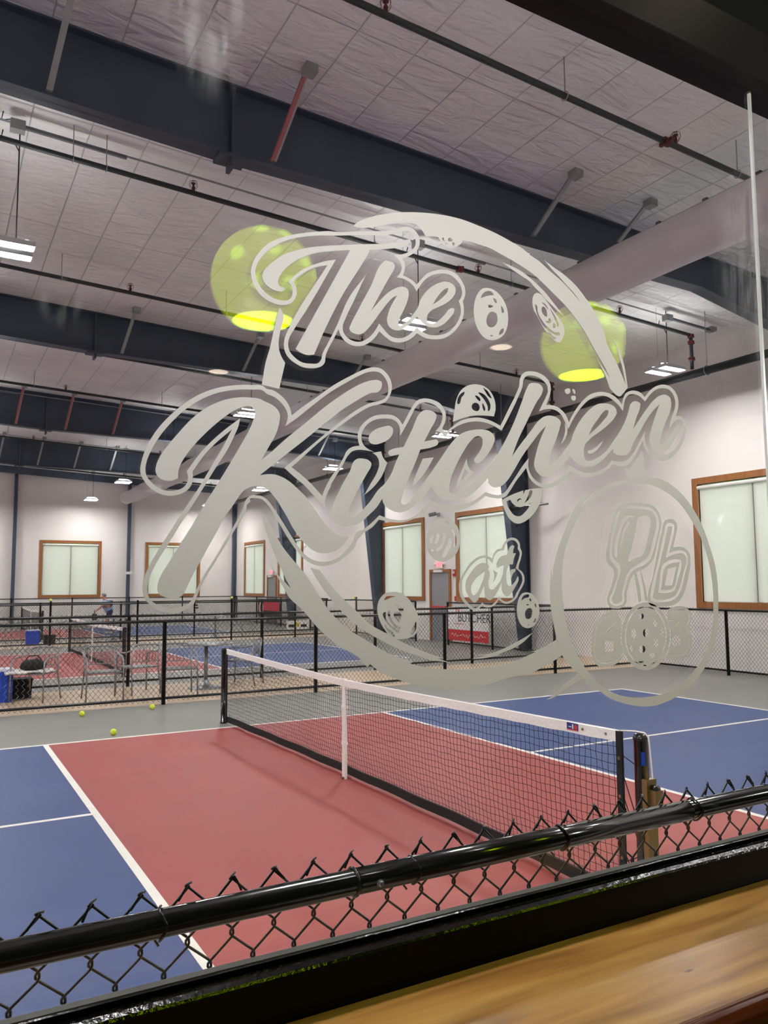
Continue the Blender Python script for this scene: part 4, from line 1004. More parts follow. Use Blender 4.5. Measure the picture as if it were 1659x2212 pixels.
# outlines of the frosted lettering, tenths of a millimetre on the glass from the eye point; c marks a corner
DECAL = {
'the_T': ['4746,4753 4696,4762 4652,4789 4639,4847 4657,4910 4719,5018 4819,5135 4945,5245 5137,5370 5333,5460 5531,5524 5941,5634c 4945,3778c 5028,3733 5117,3710 5181,3710 5271,3732c 5466,4180 5732,4718 6229,5546 6291,5656 6303,5688 6300,5712c 6581,5783 6851,5866 7040,5942 7118,6012 7141,6055 7128,6075 7076,6064 6972,6014 6817,5955 6581,5881 6251,5803 5929,5722 5615,5644 5333,5565 5137,5499 4944,5416 4767,5324 4606,5200 4483,5079 4404,4980 4372,4891 4387,4811 4449,4739 4523,4700 4609,4680 4696,4684 4740,4710'],
'the_he': ['6579,5551 6621,5586 6696,5590 6780,5577 6811,5538 6797,5474 6728,5356 6576,5088 6327,4634c 6492,4836 6659,5014 6793,5113 6913,5173 6998,5186 7075,5150 7091,5093 7073,4984 6994,4789 6890,4577 6878,4500 6898,4477 6974,4516 7078,4608 7182,4731 7271,4852 7325,4998 7414,5136 7558,5286 7721,5393 7867,5447 8013,5433 8086,5376 8088,5290 8027,5185 7878,5049 7696,4940 7552,4854 7489,4782 7461,4701 7478,4643 7531,4621 7620,4636 7729,4715 7857,4844 7950,4953 8005,4981 8055,4971 8050,4923 7966,4800 7818,4652 7655,4565 7495,4551 7372,4596 7286,4672 7251,4697c 7164,4592 7042,4482 6905,4393 6787,4382 6687,4425 6647,4522 6673,4660 6741,4820 6857,5013c 6775,4961 6657,4835 6490,4614 6277,4330 6196,4245 6116,4199 6020,4196 5941,4227 5918,4273 5942,4335 6085,4619 6329,5072', '7929,5339 7864,5311 7772,5232 7662,5089 7586,4972c 7698,5049 7826,5164 7919,5282'],
'the_outline': ['4181,4913 4198,5010 4239,5125 4323,5261 4444,5406 4603,5525 4816,5638 5071,5737 5332,5818 5598,5883 5615,5884 6090,5994 6583,6110 6718,6149 6854,6213 6974,6268 7078,6295 7182,6287 7269,6230 7321,6148 7329,6057 7301,5959 7230,5867 7125,5784 7038,5732 6965,5699c 7002,5637 7015,5563 7001,5469 6974,5389c 7086,5365 7189,5323 7255,5278c 7347,5384 7472,5516 7616,5598 7797,5657 7980,5670 8127,5628 8237,5522 8300,5408 8308,5314 8288,5232 8245,5142c 8266,5054 8267,4945 8224,4796 8128,4640 7979,4492 7814,4390 7598,4339 7422,4338 7334,4362 7248,4394c 7161,4306 7040,4227 6886,4175 6735,4174 6603,4235 6493,4314c 6406,4190 6275,4069 6131,4000 5972,3988 5847,4033 5754,4133 5715,4227c 5615,4027 5532,3873 5480,3743 5460,3619 5414,3565 5336,3524 5207,3497 5079,3496 4953,3538 4827,3616 4758,3724 4745,3829 4763,3938 4824,4091 5512,5282c 5333,5219 5177,5133 5048,5034 4946,4942 4898,4882c 4947,4808 4963,4715 4935,4613 4872,4530 4772,4476 4635,4458 4488,4486 4341,4566 4243,4689 4192,4809', '4253,4927 4276,5038 4348,5171 4469,5315 4629,5452 4816,5565 5072,5673 5332,5752 5615,5814 6090,5926 6582,6035 6751,6087 6887,6152 7008,6205 7095,6222 7181,6179 7241,6085 7240,6008 7196,5921 7091,5838 6969,5774 6785,5721c 6883,5673 6934,5608 6953,5536 6932,5456 6898,5389 6843,5330c 6965,5334 7085,5304 7188,5240 7253,5150c 7328,5273 7453,5420 7615,5528 7796,5587 7979,5591 8125,5517 8216,5408 8238,5302 8213,5218 8155,5137c 8200,5027 8198,4917 8149,4784 8036,4625 7870,4491 7653,4419 7458,4412 7336,4453 7249,4508c 7144,4393 7006,4289 6870,4246 6719,4260 6604,4338 6538,4401 6489,4445c 6439,4356 6357,4241 6244,4136 6131,4076 6004,4064 5878,4110 5808,4185 5793,4282 5848,4434 6006,4765 6249,5277 6444,5610c 6228,5251 5927,4823 5638,4183 5506,3930 5421,3759 5395,3659 5349,3604 5207,3573 5054,3576 4927,3642 4839,3736 4816,3840 4838,3950 4925,4107 5204,4576 5666,5411c 5465,5339 5268,5243 5074,5125 4933,5000 4808,4867c 4871,4806 4890,4713 4872,4626 4809,4561 4697,4535 4573,4548 4438,4607 4328,4705 4266,4823'],
'stem': ['4667,4416c 4704,4369 4736,4291 4736,4231 4700,4107 4664,3935 4655,3804 4678,3677 4715,3600 4768,3525c 4670,3094c 4379,3124c 4443,3506 4506,3723 4577,4051 4624,4272'],
'arc': ['5991,6067c 6073,6148 6239,6253 6444,6352 6768,6480 7100,6572 7400,6634 7809,6689 8230,6706 8661,6668 8993,6622 9352,6542 9726,6427 9796,6392c 9858,6387c 9853,6360c 10079,6285 10326,6153 10668,5982 10945,5795 11150,5643c 11015,5771 10807,5917 10623,6047 10419,6181 10213,6334c 10444,6240 10743,6125 11023,5976 11280,5763 11515,5524 11679,5290 11794,5064 11849,4885c 11955,4732 12122,4492 12340,4106c 12272,4418 12159,4742 12041,5068c 12187,4803 12304,4555 12367,4261 12401,4038c 12247,3888 12181,3834 12117,3827 12042,3855 11884,3967c 11804,4152 11642,4409 11473,4663c 11596,4495 11714,4363 11905,4168c 11765,4388 11506,4705 11229,5069 10951,5337 10722,5517 10426,5700 10201,5840 9935,5986 9650,6091 9327,6184 9114,6237 8947,6281 8654,6307 8437,6316 8265,6306c 8254,6276 8221,6233 8135,6160 8008,6108 7904,6102 7821,6147 7760,6205 7724,6250c 7617,6239 7465,6199c 7395,6284 7316,6354 7217,6384 7098,6374 6902,6324 6709,6259 6519,6182 6331,6117 6146,6072 6055,6063', '7809,6255 7854,6261 7847,6233 7874,6203 7822,6218', '7948,6276 8011,6295 8042,6252 7999,6226 7943,6230', '7884,6175 7936,6175 7935,6139 7879,6141', '8031,6210 8083,6221 8083,6189 8061,6157 8030,6183'],
'arc_inner': ['9178,6070c 9431,6038 9647,5984 9822,5911 10020,5805 10197,5695 10397,5532 10554,5397 10689,5266c 10552,5342 10394,5442 10193,5568 10105,5642 9950,5739 9863,5812 9645,5894 9408,5980'],
'ball1': ['8799,5503 8994,5485 9149,5384 9252,5228 9292,5040 9268,4841 9185,4677 9024,4556 8893,4519 8739,4533 8613,4630 8527,4785 8493,4970 8518,5186 8603,5371 8708,5475', '8911,5068 9009,5046 9041,4955 9005,4841 8912,4767 8821,4769 8776,4847 8799,4957 8853,5035', '8647,5272c 8706,5379 8797,5438 8888,5455 8960,5404 8861,5370 8756,5330', '8943,5325 8990,5333 9028,5286 9022,5249 8983,5257 8958,5295', '9132,5218 9166,5191 9190,5098 9155,5082 9131,5164', '8825,5171 8895,5192 8942,5174 8907,5147 8829,5144', '9174,4787 9181,4741 9118,4666 9065,4647 9080,4703 9129,4765', '8859,4601 8895,4619 8926,4607 8889,4586'],
'ball2': ['10014,5629 10104,5620 10237,5522 10414,5355 10593,5186 10682,5056 10697,4949 10651,4834 10578,4736 10485,4722 10372,4773 10195,4924 10022,5146 9915,5305 9897,5444 9934,5575', '9973,5395 10006,5374 10025,5253 10132,5093 10287,4975 10445,4910 10561,4919 10583,4895 10513,4861 10375,4881 10196,4960 10065,5099 9981,5263', '10164,5380 10220,5358 10262,5257 10249,5192 10181,5208 10127,5270 10129,5351', '10133,5459 10212,5446 10278,5385 10299,5339 10221,5394', '10212,5097 10269,5106 10317,5177 10356,5129 10336,5081 10268,5070', '10429,5096 10473,5058 10460,5002 10402,4993 10392,5045', '10335,5377 10412,5300 10501,5189 10547,5043 10518,5026 10486,5096 10411,5246', '10261,4872 10307,4879 10396,4822 10469,4797 10452,4771 10350,4797'],
'K': ['3091,1572c 3036,1544 2963,1525 2878,1534 2805,1573 2766,1649 2778,1760 2847,1912 2953,2069 3097,2256 3268,2461 3418,2603 3609,2732 3804,2825 4003,2880 4206,2899 4370,2888 4403,2873 4565,2816 4641,2759 4684,2676 4677,2568 4629,2390 4519,2182 4396,1974 4353,1908c 4548,2078 4757,2275 5189,2646 5486,2904 5730,3091 5947,3243 6185,3379 6345,3439 6459,3456 6532,3429 6537,3372 6507,3296 6458,3251 6328,3220 6184,3143 6025,3040 5791,2881 5562,2697 5189,2380 4759,2028 4358,1697c 4426,1711 4592,1725 4718,1694 4860,1623 5004,1511 5134,1398 5177,1347 5294,1208 5427,1038 5546,907 5681,816 5802,781 5894,778c 5817,670 5696,572 5561,516 5428,505 5296,532 5179,604 5035,746 4920,888 4820,1056 4720,1210 4608,1362 4524,1449 4427,1509 4304,1526 4195,1497 4086,1428 4007,1321 3929,1203 3814,1042 3700,825 3575,597 3452,373 3331,151 3259,5 3200,-115 3140,-163 3055,-180 2947,-160 2863,-123 2824,-64 2830,32 2881,175 2985,344 3151,626 3319,900 3503,1218 3621,1413 3831,1764 4025,2107 4210,2462 4263,2625 4269,2692 4234,2741 4180,2759 4072,2737 3939,2670 3781,2550 3550,2335 3350,2115 3203,1915 3130,1785 3095,1671'],
'itchen': ['6018,2053 6077,2084 6165,2090 6268,2072 6323,2023 6312,1956 6252,1860 6119,1643 5987,1403 5907,1232 5900,1142 5929,1104 6001,1113 6132,1215 6309,1392 6444,1570 6611,1724 6719,1891 6798,2070 6873,2217c 6768,2189 6691,2176 6653,2214 6669,2262 6723,2290 6956,2352c 7132,2667 7312,2988 7377,3032 7475,3047 7573,3029 7638,2980 7629,2909 7536,2747 7378,2480c 7566,2527 7632,2540 7672,2494 7655,2451 7564,2402 7296,2332c 7206,2127 7044,1791 6916,1474 6900,1380 6946,1356 7040,1400 7199,1570 7394,1798 7558,2001 7726,2220 7997,2550 8122,2663 8270,2737 8457,2788 8646,2810 8797,2793 8892,2732 8914,2671 8868,2527 8750,2363 8614,2229 8519,2179 8464,2188 8442,2232 8484,2296 8580,2411 8640,2554 8633,2647 8567,2682 8473,2656 8359,2561 8208,2366 8058,2128 7927,1850 7889,1699 7906,1610 7995,1593 8104,1621 8326,1768 8590,1997 8861,2232 9060,2496 9368,2996 9581,3435 9711,3708 9775,3800 9899,3832 10044,3814 10101,3755 10081,3654 9951,3476 9671,3026 9459,2671 9312,2359c 9497,2579 9768,2874 9981,3105 10129,3201 10299,3234 10447,3208 10535,3143 10504,3008 10411,2785 10275,2513 10177,2222c 10414,2375 10636,2605 10794,2783 10842,2904 10960,3098 11146,3319 11355,3493 11542,3599 11728,3633 11891,3628 12030,3565 12061,3481 11997,3371 11802,3196 11564,3037 11285,2859 11157,2739 11118,2610 11135,2478 11200,2415 11312,2432 11496,2505 11732,2659 11928,2863 12126,3088 12306,3349 12413,3571 12467,3700 12543,3758 12667,3775 12751,3740 12734,3640 12625,3434 12502,3158c 12670,3350 12932,3643 13170,3867 13381,3991 13537,4018 13665,3968 13697,3853 13647,3664 13533,3471 13419,3279 13330,3054 13299,2944 13361,2913 13479,2977 13672,3175 13812,3334 13880,3380 13912,3343 13886,3249 13743,3054 13577,2877 13392,2790 13214,2785 13041,2851 12992,2972 13033,3171 13147,3433 13332,3794c 13106,3608 12920,3410 12709,3141 12500,2877 12370,2674 12271,2615 12127,2595 11987,2610 11929,2640 11928,2726c 11776,2594 11562,2425 11353,2317 11217,2296 11040,2312 10888,2376 10762,2499c 10605,2339 10407,2178 10256,2071 10130,2036 10010,2045 9889,2130 9841,2238 9877,2401 9989,2700 10166,3025c 10037,2915 9824,2686 9551,2377 9344,2093 9182,1895 9082,1812 8946,1765 8831,1774 8757,1839 8759,1939c 8547,1735 8322,1572 8138,1503 7921,1477 7744,1498 7605,1580 7516,1707c 7391,1552 7197,1367 7007,1251 6852,1218 6714,1246 6593,1313 6541,1390 6534,1442c 6428,1293 6278,1156 6131,1034 6033,983 5925,959 5772,961 5666,1005 5599,1085 5584,1193 5621,1317 5712,1499 5819,1697 5912,1842', '11827,3488 11769,3499 11674,3441 11529,3289 11362,3103 11261,2935c 11476,3097 11690,3288 11812,3421'],
'i_dot': ['6710,2682 6749,2645 6740,2564 6663,2462 6525,2384 6389,2348 6299,2371 6274,2429 6300,2510 6390,2592 6542,2659'],
'kitchen_outline': ['2548,1659 2563,1781 2618,1968 2733,2198 2922,2451 3164,2690 3414,2870 3671,2990 3934,3061 4204,3098 4410,3099 4442,3075 4563,3058 4696,2993 4796,2903 4854,2802 4886,2690c 5042,2822 5336,3046 5638,3277 5948,3471 6185,3602 6395,3670 6525,3661 6640,3588 6705,3494 6734,3381 6712,3262 6653,3153 6587,3088 6472,3039 6311,2986 6103,2864 5791,2636 5412,2338 5132,2084 4887,1858c 5046,1754 5221,1617 5420,1425c 5457,1522 5562,1719 5698,1906 5805,2080 5867,2196 5960,2266 6101,2302c 6078,2381 6070,2479 6118,2611 6230,2735 6374,2828 6585,2877 6712,2885 6820,2855 6897,2795 6941,2738c 7024,2876 7185,3127 7250,3196 7331,3233 7445,3250 7576,3239 7707,3198 7806,3096 7841,3001 7827,2887 7759,2747c 7829,2673c 7979,2801 8127,2907 8312,2978 8537,3021 8726,3012 8917,2968 9057,2916c 9277,3289 9443,3564 9529,3751 9542,3849 9595,3953 9699,4024 9823,4048 9989,4045 10155,3992 10278,3892 10306,3763 10270,3626 10179,3435c 10306,3441 10433,3430 10560,3377 10642,3319 10702,3240 10749,3148c 10904,3378 11112,3603 11321,3762 11506,3835 11692,3865 11878,3852 12064,3787 12213,3663c 12254,3782 12332,3905 12456,3973 12604,3999 12751,3981 12896,3899c 13054,4052 13263,4177 13472,4233 13679,4218 13831,4125 13915,3987 13918,3803 13856,3650 13821,3587c 13872,3594 14014,3587 14119,3476 14135,3323 14065,3118 13909,2886 13711,2707 13487,2593 13333,2571 13123,2599 12919,2711 12808,2860 12787,2964c 12689,2829 12532,2607 12410,2473 12262,2390 12148,2372 12007,2383 11901,2400c 11762,2286 11574,2189 11390,2127 11209,2102 11032,2104 10880,2144 10755,2177c 10660,2064 10506,1957 10333,1857 10206,1823 10123,1818 9982,1831 9841,1887 9722,1991 9646,2169c 9542,2059 9399,1908 9235,1696 9155,1614 9038,1569 8884,1562 8770,1579 8691,1598c 8441,1437 8226,1344 7975,1292 7730,1307 7499,1362c 7335,1226 7127,1114 6905,1051 6696,1052 6464,1083c 6340,955 6165,842 6104,780 6079,758 6001,605 5847,466 5666,356 5472,304 5325,313 5180,365 5036,482 4921,612 4793,792 4610,1074 4470,1264 4387,1325 4278,1336 4198,1313 4208,1295 4155,1229 4142,1157 3960,832 3706,413 3458,-8 3398,-154 3338,-287 3217,-357 3095,-384 2951,-375 2820,-337 2712,-252 2634,-144 2612,-26 2645,139 2701,282 2838,535 2978,767 3167,1080 3374,1400 3597,1793 3761,2086 3902,2371c 3682,2169 3492,1962 3306,1685c 3312,1586 3297,1497 3236,1407 3126,1339 2992,1308 2846,1325 2714,1391 2605,1506 2556,1599', '2621,1664 2634,1774 2690,1937 2806,2155 2984,2395 3215,2632 3453,2804 3698,2922 3935,2989 4204,3025 4411,3026 4443,3000 4597,2948 4711,2867 4797,2755 4819,2663 4798,2567 4777,2504c 4970,2651 5262,2900 5562,3142 5869,3347 6105,3491 6281,3574 6411,3599 6509,3586 6590,3524 6647,3429 6663,3343 6646,3225 6587,3153 6473,3097 6327,3052 6103,2935 5791,2705 5412,2393 5045,2077 4762,1841c 4931,1707 5104,1584 5251,1444 5353,1356 5476,1245c 5471,1350 5516,1488 5591,1629 5562,1596 5668,1767 5790,1954 5882,2114 5960,2192 6069,2229 6227,2232 6379,2219c 6259,2262 6180,2319 6141,2415 6149,2515 6213,2634 6341,2739 6452,2785 6619,2811 6742,2807 6835,2762 6881,2685 6890,2536c 6991,2695 7119,2913 7217,3075 7282,3137 7379,3173 7509,3176 7640,3134 7738,3060 7771,2979 7752,2879 7701,2776 7612,2681c 7700,2678 7765,2642 7819,2584c 7942,2722 8125,2838 8311,2909 8498,2946 8686,2946 8877,2910 9082,2830c 9273,3130 9481,3488 9610,3761 9623,3843 9697,3934 9821,3966 9965,3960 10110,3904 10212,3818 10230,3721 10184,3600 10096,3459 9992,3285c 10134,3340 10282,3364 10430,3347 10557,3277 10614,3198 10686,3089 10726,3010c 10877,3241 11085,3481 11271,3637 11456,3735 11642,3782 11828,3777 12012,3702 12151,3613 12237,3526c 12272,3661 12327,3808 12428,3890 12576,3921 12746,3891 12898,3804c 13049,3961 13233,4091 13467,4156 13648,4141 13774,4045 13830,3886 13795,3735 13693,3541 13633,3408 13613,3288c 13818,3490 13915,3522 14008,3487 14058,3359 14007,3201 13851,2968 13654,2800 13463,2710 13309,2687 13128,2706 12953,2787 12870,2908 12848,3054 12875,3184c 12758,3025 12600,2801 12446,2622 12326,2529 12181,2477 12011,2465 11880,2476c 11742,2353 11554,2255 11348,2194 11146,2178 10948,2215 10819,2264 10733,2296c 10642,2178 10509,2055 10336,1947 10166,1888 10005,1897 9863,1952 9744,2072 9697,2196 9716,2365c 9608,2254 9401,2003 9238,1805 9138,1691 9039,1639 8924,1625 8772,1648 8687,1667c 8442,1504 8167,1416 7897,1379 7673,1402 7467,1465c 7356,1333 7195,1192 7006,1104 6851,1085 6683,1099 6475,1157c 6363,1057 6236,955 6142,897 6064,881 6002,797 5986,742 5848,575 5696,437 5517,379 5398,374 5267,399 5151,457 5021,587 4906,743 4792,910 4609,1166 4470,1329 4373,1376 4278,1384 4274,1385 4194,1359 4127,1285 4102,1194 3933,870 3680,437 3433,29 3360,-129 3300,-238 3191,-296 3058,-318 2926,-297 2806,-253 2722,-181 2685,-74 2689,32 2727,163 2818,354 2957,585 3146,907 3461,1432 3661,1772 3827,2040 3943,2281 4008,2443 4031,2556c 3875,2430 3655,2230 3428,1983 3219,1682c 3239,1606 3228,1518 3173,1441 3063,1391 2942,1379 2821,1409 2712,1488 2638,1580'],
'chips': ['6346,2200c 6513,2239c 6554,2133 6632,2052c 6521,1812 6385,1645 6184,1477c 6311,1680 6431,1872 6477,2021 6463,2099 6418,2162'],
'chips2': ['7347,2178c 7575,2216c 7396,1949 7090,1620c 7187,1854'],
'chips3': ['8283,2254c 8296,2145 8350,2058 8441,2011c 8253,1840 8142,1743 8037,1710c 8109,1906 8203,2093', '8235,2053c 8321,1995c 8144,1841c'],
'chips4': ['10644,3126c 10695,3057 10703,2958 10644,2820 10521,2686c 10601,2833 10645,2969'],
'chips5': ['11661,2871c 11552,2729 11410,2616 11295,2569 11228,2577 11230,2610 11321,2643 11507,2751'],
'drops': ['10660,3770 10723,3819 10799,3820 10809,3770 10741,3712 10687,3722'],
'drops2': ['10866,3824 10910,3824 10941,3769 10928,3737 10885,3762'],
'drops3': ['10827,3672 10872,3694 10942,3688 10947,3635 10890,3595 10836,3614'],
'ball3': ['7990,2886c 8030,3110 8079,3314 8174,3478 8324,3588 8512,3635 8701,3619 8853,3527 8936,3379 8952,3223 8910,3080c 8689,3074 8425,3041 8201,2975', '8505,3292 8570,3268 8588,3200 8558,3150 8483,3139 8418,3174 8410,3227 8448,3273', '8210,3448 8256,3465 8250,3425 8190,3357 8132,3228 8096,3224 8093,3285 8135,3381', '8489,3425 8545,3421 8610,3358 8600,3333 8525,3372', '8656,3301 8693,3258 8715,3182 8691,3156 8658,3207', '8565,3490 8679,3475 8792,3378 8837,3274 8806,3176 8787,3163 8770,3251 8696,3368', '8672,3592 8738,3568 8832,3477 8865,3410 8812,3428 8718,3527'],
'ball4': ['9046,1527c 9147,1579 9304,1649 9566,1741c 9559,1662c 9613,1749c 9793,1785 10033,1809c 10020,1700 9977,1557 9896,1420 9778,1289 9643,1189 9530,1134 9437,1111 9327,1130 9210,1210 9131,1329 9080,1442', '9165,1518c 9251,1552c 9309,1482 9381,1441 9473,1423 9576,1446 9742,1512c 9688,1425 9592,1333 9496,1264 9413,1250 9331,1272 9241,1355 9180,1447', '9411,1530 9431,1568 9478,1586 9524,1571 9467,1558 9425,1523', '9582,1501c 9636,1577 9685,1661 9726,1748 9764,1761 9787,1733 9771,1673 9721,1604 9644,1541'],
'ball5': ['7773,1155 7877,1145 7987,1084 8071,983 8108,859 8099,723 8037,559 7924,455 7793,401 7665,399 7520,461 7433,561 7397,682 7405,814 7450,948 7528,1057 7644,1131', '7795,1101 7844,1106 7902,1075 7888,1053 7836,1057', '7926,968 7965,958 7997,894 8029,830 8034,749 7992,645 7973,645 7988,775 7964,882', '7897,813 7923,773 7915,692 7861,584 7762,470 7737,469 7764,582 7830,690', '7756,909 7807,862 7799,781 7753,689 7687,607 7617,574 7598,601 7669,661 7721,736 7736,823', '7640,890 7672,848 7658,789 7625,724 7580,696 7568,733 7600,787 7608,846', '7525,844 7544,829 7524,764 7517,711 7498,700 7473,731 7474,790', '7519,610 7541,594 7528,573 7502,578 7499,599'],
'swoosh': ['4379,1127c 4473,1027 4584,836 4767,567 4952,360 5138,164 5342,-127 5577,-441 5876,-703 6167,-874 6447,-1035 6633,-1131 6842,-1210 7106,-1293c 7053,-1324c 7285,-1382 7504,-1426 7762,-1455 8113,-1475 8473,-1474 8844,-1458 9145,-1425 9471,-1346 9782,-1251c 9655,-1243c 9824,-1219 10036,-1152 10277,-1050c 10279,-1000c 10348,-1178 10409,-1343c 10273,-1411 10025,-1503 9748,-1603 9063,-1697 8429,-1806 8023,-1817 7437,-1754 6875,-1591 6477,-1428 6285,-1287c 6233,-1336c 6114,-1203 5688,-955 5386,-711 5074,-377 4855,-186 4757,-30 4645,151 4561,279 4519,363c 4589,254 4700,125 4798,34 4883,-48c 4798,99 4713,267 4643,409 4559,589 4474,807 4418,973'],
'swoosh2': ['5213,276c 5377,238c 5488,98 5711,-144 6014,-404 6287,-644 6460,-737 6627,-818c 6796,-907c 7089,-1041 7423,-1168 7730,-1271c 7592,-1261c 7877,-1352c 7729,-1325 7472,-1291c 7254,-1216 6924,-1103 6602,-965 6287,-804 6014,-633 5786,-439 5562,-209 5341,72'],
'swoosh3': ['8431,-1247c 8711,-1237 8937,-1188 9167,-1115 9402,-1028 9713,-899c 9479,-1067 9243,-1166 9011,-1227 8890,-1264c 8980,-1272c 8784,-1290 8561,-1312 8313,-1311c 8488,-1287 8665,-1270c'],
'ballA': ['6737,-119 6900,-149 7031,-242 7146,-384 7220,-541 7231,-696 7175,-821 7058,-887 6926,-909 6797,-906c 6629,-817c 6524,-689 6446,-522 6426,-371 6463,-248 6560,-152', '6551,-256c 6591,-201 6672,-185 6785,-194c 6688,-216 6607,-243', '6768,-336 6833,-316 6907,-366 6931,-422 6922,-457 6865,-452 6816,-392', '6743,-467 6832,-455 6881,-491 6880,-574 6839,-629 6782,-572 6742,-529', '6630,-437 6670,-431 6670,-500 6749,-640 6870,-741 6846,-757 6733,-681 6645,-568', '6534,-469 6582,-450 6589,-539 6668,-665 6845,-775 6837,-802 6716,-736 6589,-608', '6564,-655 6604,-705 6748,-820 6755,-861 6683,-824 6604,-746', '7174,-624 7185,-695 7159,-778 7091,-839 7067,-831 7092,-762 7143,-666'],
'ballB': ['9584,-156 9711,-185 9820,-279 9880,-429 9881,-565 9824,-687 9725,-783 9596,-813 9487,-782 9396,-676 9356,-529 9370,-358 9424,-237 9504,-170', '9453,-311c 9503,-226 9583,-196 9646,-203 9645,-233 9549,-263', '9652,-277 9676,-271 9703,-314 9682,-326 9659,-301', '9574,-392 9601,-372 9644,-385 9609,-397', '9778,-353 9804,-378 9807,-440 9792,-427', '9647,-447 9702,-462 9716,-537 9690,-610 9633,-645 9562,-631 9540,-569 9566,-484', '9801,-637 9800,-674 9759,-716 9740,-710 9760,-661', '9606,-752 9638,-750 9622,-765'],
'at': ['8707,270c 8744,216 8750,155 8718,59 8715,-36 8752,-91 8812,-97 8889,-38 8982,59 9047,204 9069,338c 8989,319 8919,295 8905,325 8930,422 8993,490 9148,534c 9181,609 9229,683 9285,711 9320,697 9298,623 9289,563c 9359,564c 9301,450 9283,358c 9190,354c 9141,253 9121,107 9142,-3 9195,-39 9258,-15 9338,58 9399,137 9409,82 9335,-40 9222,-173 9144,-221 9068,-196 9023,-135 9007,-62 9020,40c 8932,-110 8823,-241 8732,-288 8658,-251 8623,-155 8619,-24c 8526,-190 8458,-296 8398,-328 8334,-282 8235,-151 8204,-57 8224,61 8314,191 8418,298 8538,370 8627,377 8702,354 8731,306', '8647,233c 8534,167 8399,60 8331,-46 8329,-129 8386,-198 8453,-154 8545,-12 8623,155'],
'at_outline': ['8071,-33 8095,85 8169,190 8302,357 8481,478 8645,512 8750,487 8807,463c 8842,542 8935,629 9027,649c 9092,754 9186,830 9281,851 9390,822 9451,749 9461,663c 9497,589 9475,477 9424,353 9409,273c 9484,230 9537,156 9545,57 9492,-53 9407,-163 9369,-236 9281,-308 9171,-355 9064,-353 8973,-303 8936,-282c 8881,-350 8774,-408 8669,-418 8596,-399 8566,-380c 8506,-427 8418,-463 8330,-447 8230,-374 8131,-267 8083,-150', '8129,-33 8152,84 8227,202 8346,333 8510,442 8644,470 8749,438 8812,361c 8832,445 8879,531 8965,593 9076,613c 9122,718 9201,787 9287,805 9373,772 9410,711 9401,649c 9446,576 9427,476 9377,365 9344,287c 9436,224 9489,144 9495,57 9445,-41 9355,-163 9298,-247 9188,-307 9095,-317 9004,-280 8952,-225c 8882,-302 8775,-372 8685,-377 8611,-357 8572,-324c 8492,-391 8418,-423 8346,-400 8260,-328 8175,-233 8134,-127'],
'at_chip': ['8817,270c 8857,234 8925,202c 8877,107 8807,17c 8847,119 8841,204'],
'at_chip2': ['9231,260c 9336,279c 9343,248 9286,193 9226,82c 9219,180'],
'ring': ['12750,2736c 12772,2688 12796,2184c 12907,2191 13107,2200 13324,2172 13742,2003 14161,1694 14493,1283 14734,804 14890,380 14951,-75 14934,-528 14861,-1066 14675,-1475 14369,-1846 14154,-2015 13827,-2203 13532,-2331 13201,-2423 12880,-2471 12609,-2471 12364,-2444 12139,-2398 11855,-2320 11588,-2222 11328,-2059 11136,-1913 10979,-1774c 11115,-1945c 10952,-1796c 10933,-1808c 10815,-1705c 10683,-1620 10536,-1480 10408,-1344c 10350,-1170 10281,-999c 10211,-698 10164,-421 10153,-169 10162,5 10176,131 10191,264c 10226,144c 10253,315 10353,605 10511,928 10689,1242 10848,1488 11014,1624 11241,1779 11476,1900c 11240,1743 11014,1531c 11197,1640 11437,1797 11740,1952 12048,2061 12347,2118c 12277,2234 12246,2339c 12378,2354 12479,2439 12633,2607', '12492,2026 12092,1969 11699,1834 11312,1620 10932,1301 10702,942 10528,536 10459,84 10477,-391 10567,-840 10728,-1240 10999,-1622 11350,-1935 11751,-2149 12204,-2258 12675,-2285 13163,-2250 13630,-2113 14030,-1880 14402,-1550 14654,-1118 14768,-614 14777,-74 14688,439 14472,950 14143,1392 13811,1708 13395,1925 12982,2034'],
'tail': ['10814,-1707c 10703,-1772 10497,-1871 10243,-2021 10118,-2094 10001,-2136c 10080,-2137 10241,-2094 10493,-1982 10699,-1893 10930,-1809c'],
'paddle': ['12172,1614 12039,1574 11941,1481 11880,1371 11775,1084 11667,720 11623,547 11654,414 11813,282 11838,216 11804,83 11722,-102 11643,-247 11618,-338 11645,-418 11724,-485 11851,-500 11981,-496 12075,-458 12144,-386 12167,-293 12160,-239 12225,-66 12329,123 12408,190 12644,286 12843,383 12967,495 13034,634 13127,887 13220,1113 13249,1283 13217,1422 13123,1545 12987,1616 12810,1636', '12169,1545 12054,1500 11975,1401 11891,1195 11783,856 11728,641 11732,522 11835,376 11942,270 11937,163 11854,-24 11745,-208 11686,-313 11710,-392 11781,-430 11983,-434 12069,-398 12100,-332 12095,-239 12150,-65 12255,163 12373,258 12686,369 12827,452 12931,564 12998,703 13090,942 13173,1168 13180,1294 13136,1419 13041,1513 12944,1558 12748,1571', '12167,1491 12070,1446 12010,1348 11863,993 11796,723 11781,589 11840,483 12001,350 12015,243 11933,83 11829,-183 11740,-314 11774,-374 11986,-377 12041,-318 12030,-225 12094,-51 12199,176 12318,285 12592,409 12771,507 12876,632 12945,813 13059,1094 13108,1264 13074,1389 12980,1483 12863,1513 12550,1514', '12447,1376c 12217,1363 12120,1298 12017,1105 11868,697 11870,523c 11935,524c 11941,672 12092,1107 12193,1246 12311,1330 12435,1334c', '12621,1371c 12856,1380 12931,1313 12927,1230 12833,935 12721,657 12658,574 12423,503 12249,433 12358,733 12492,1119 12560,1328', '12288,1252c 12306,1236 12204,1083 12080,836 12015,646c 12083,917 12189,1164'],
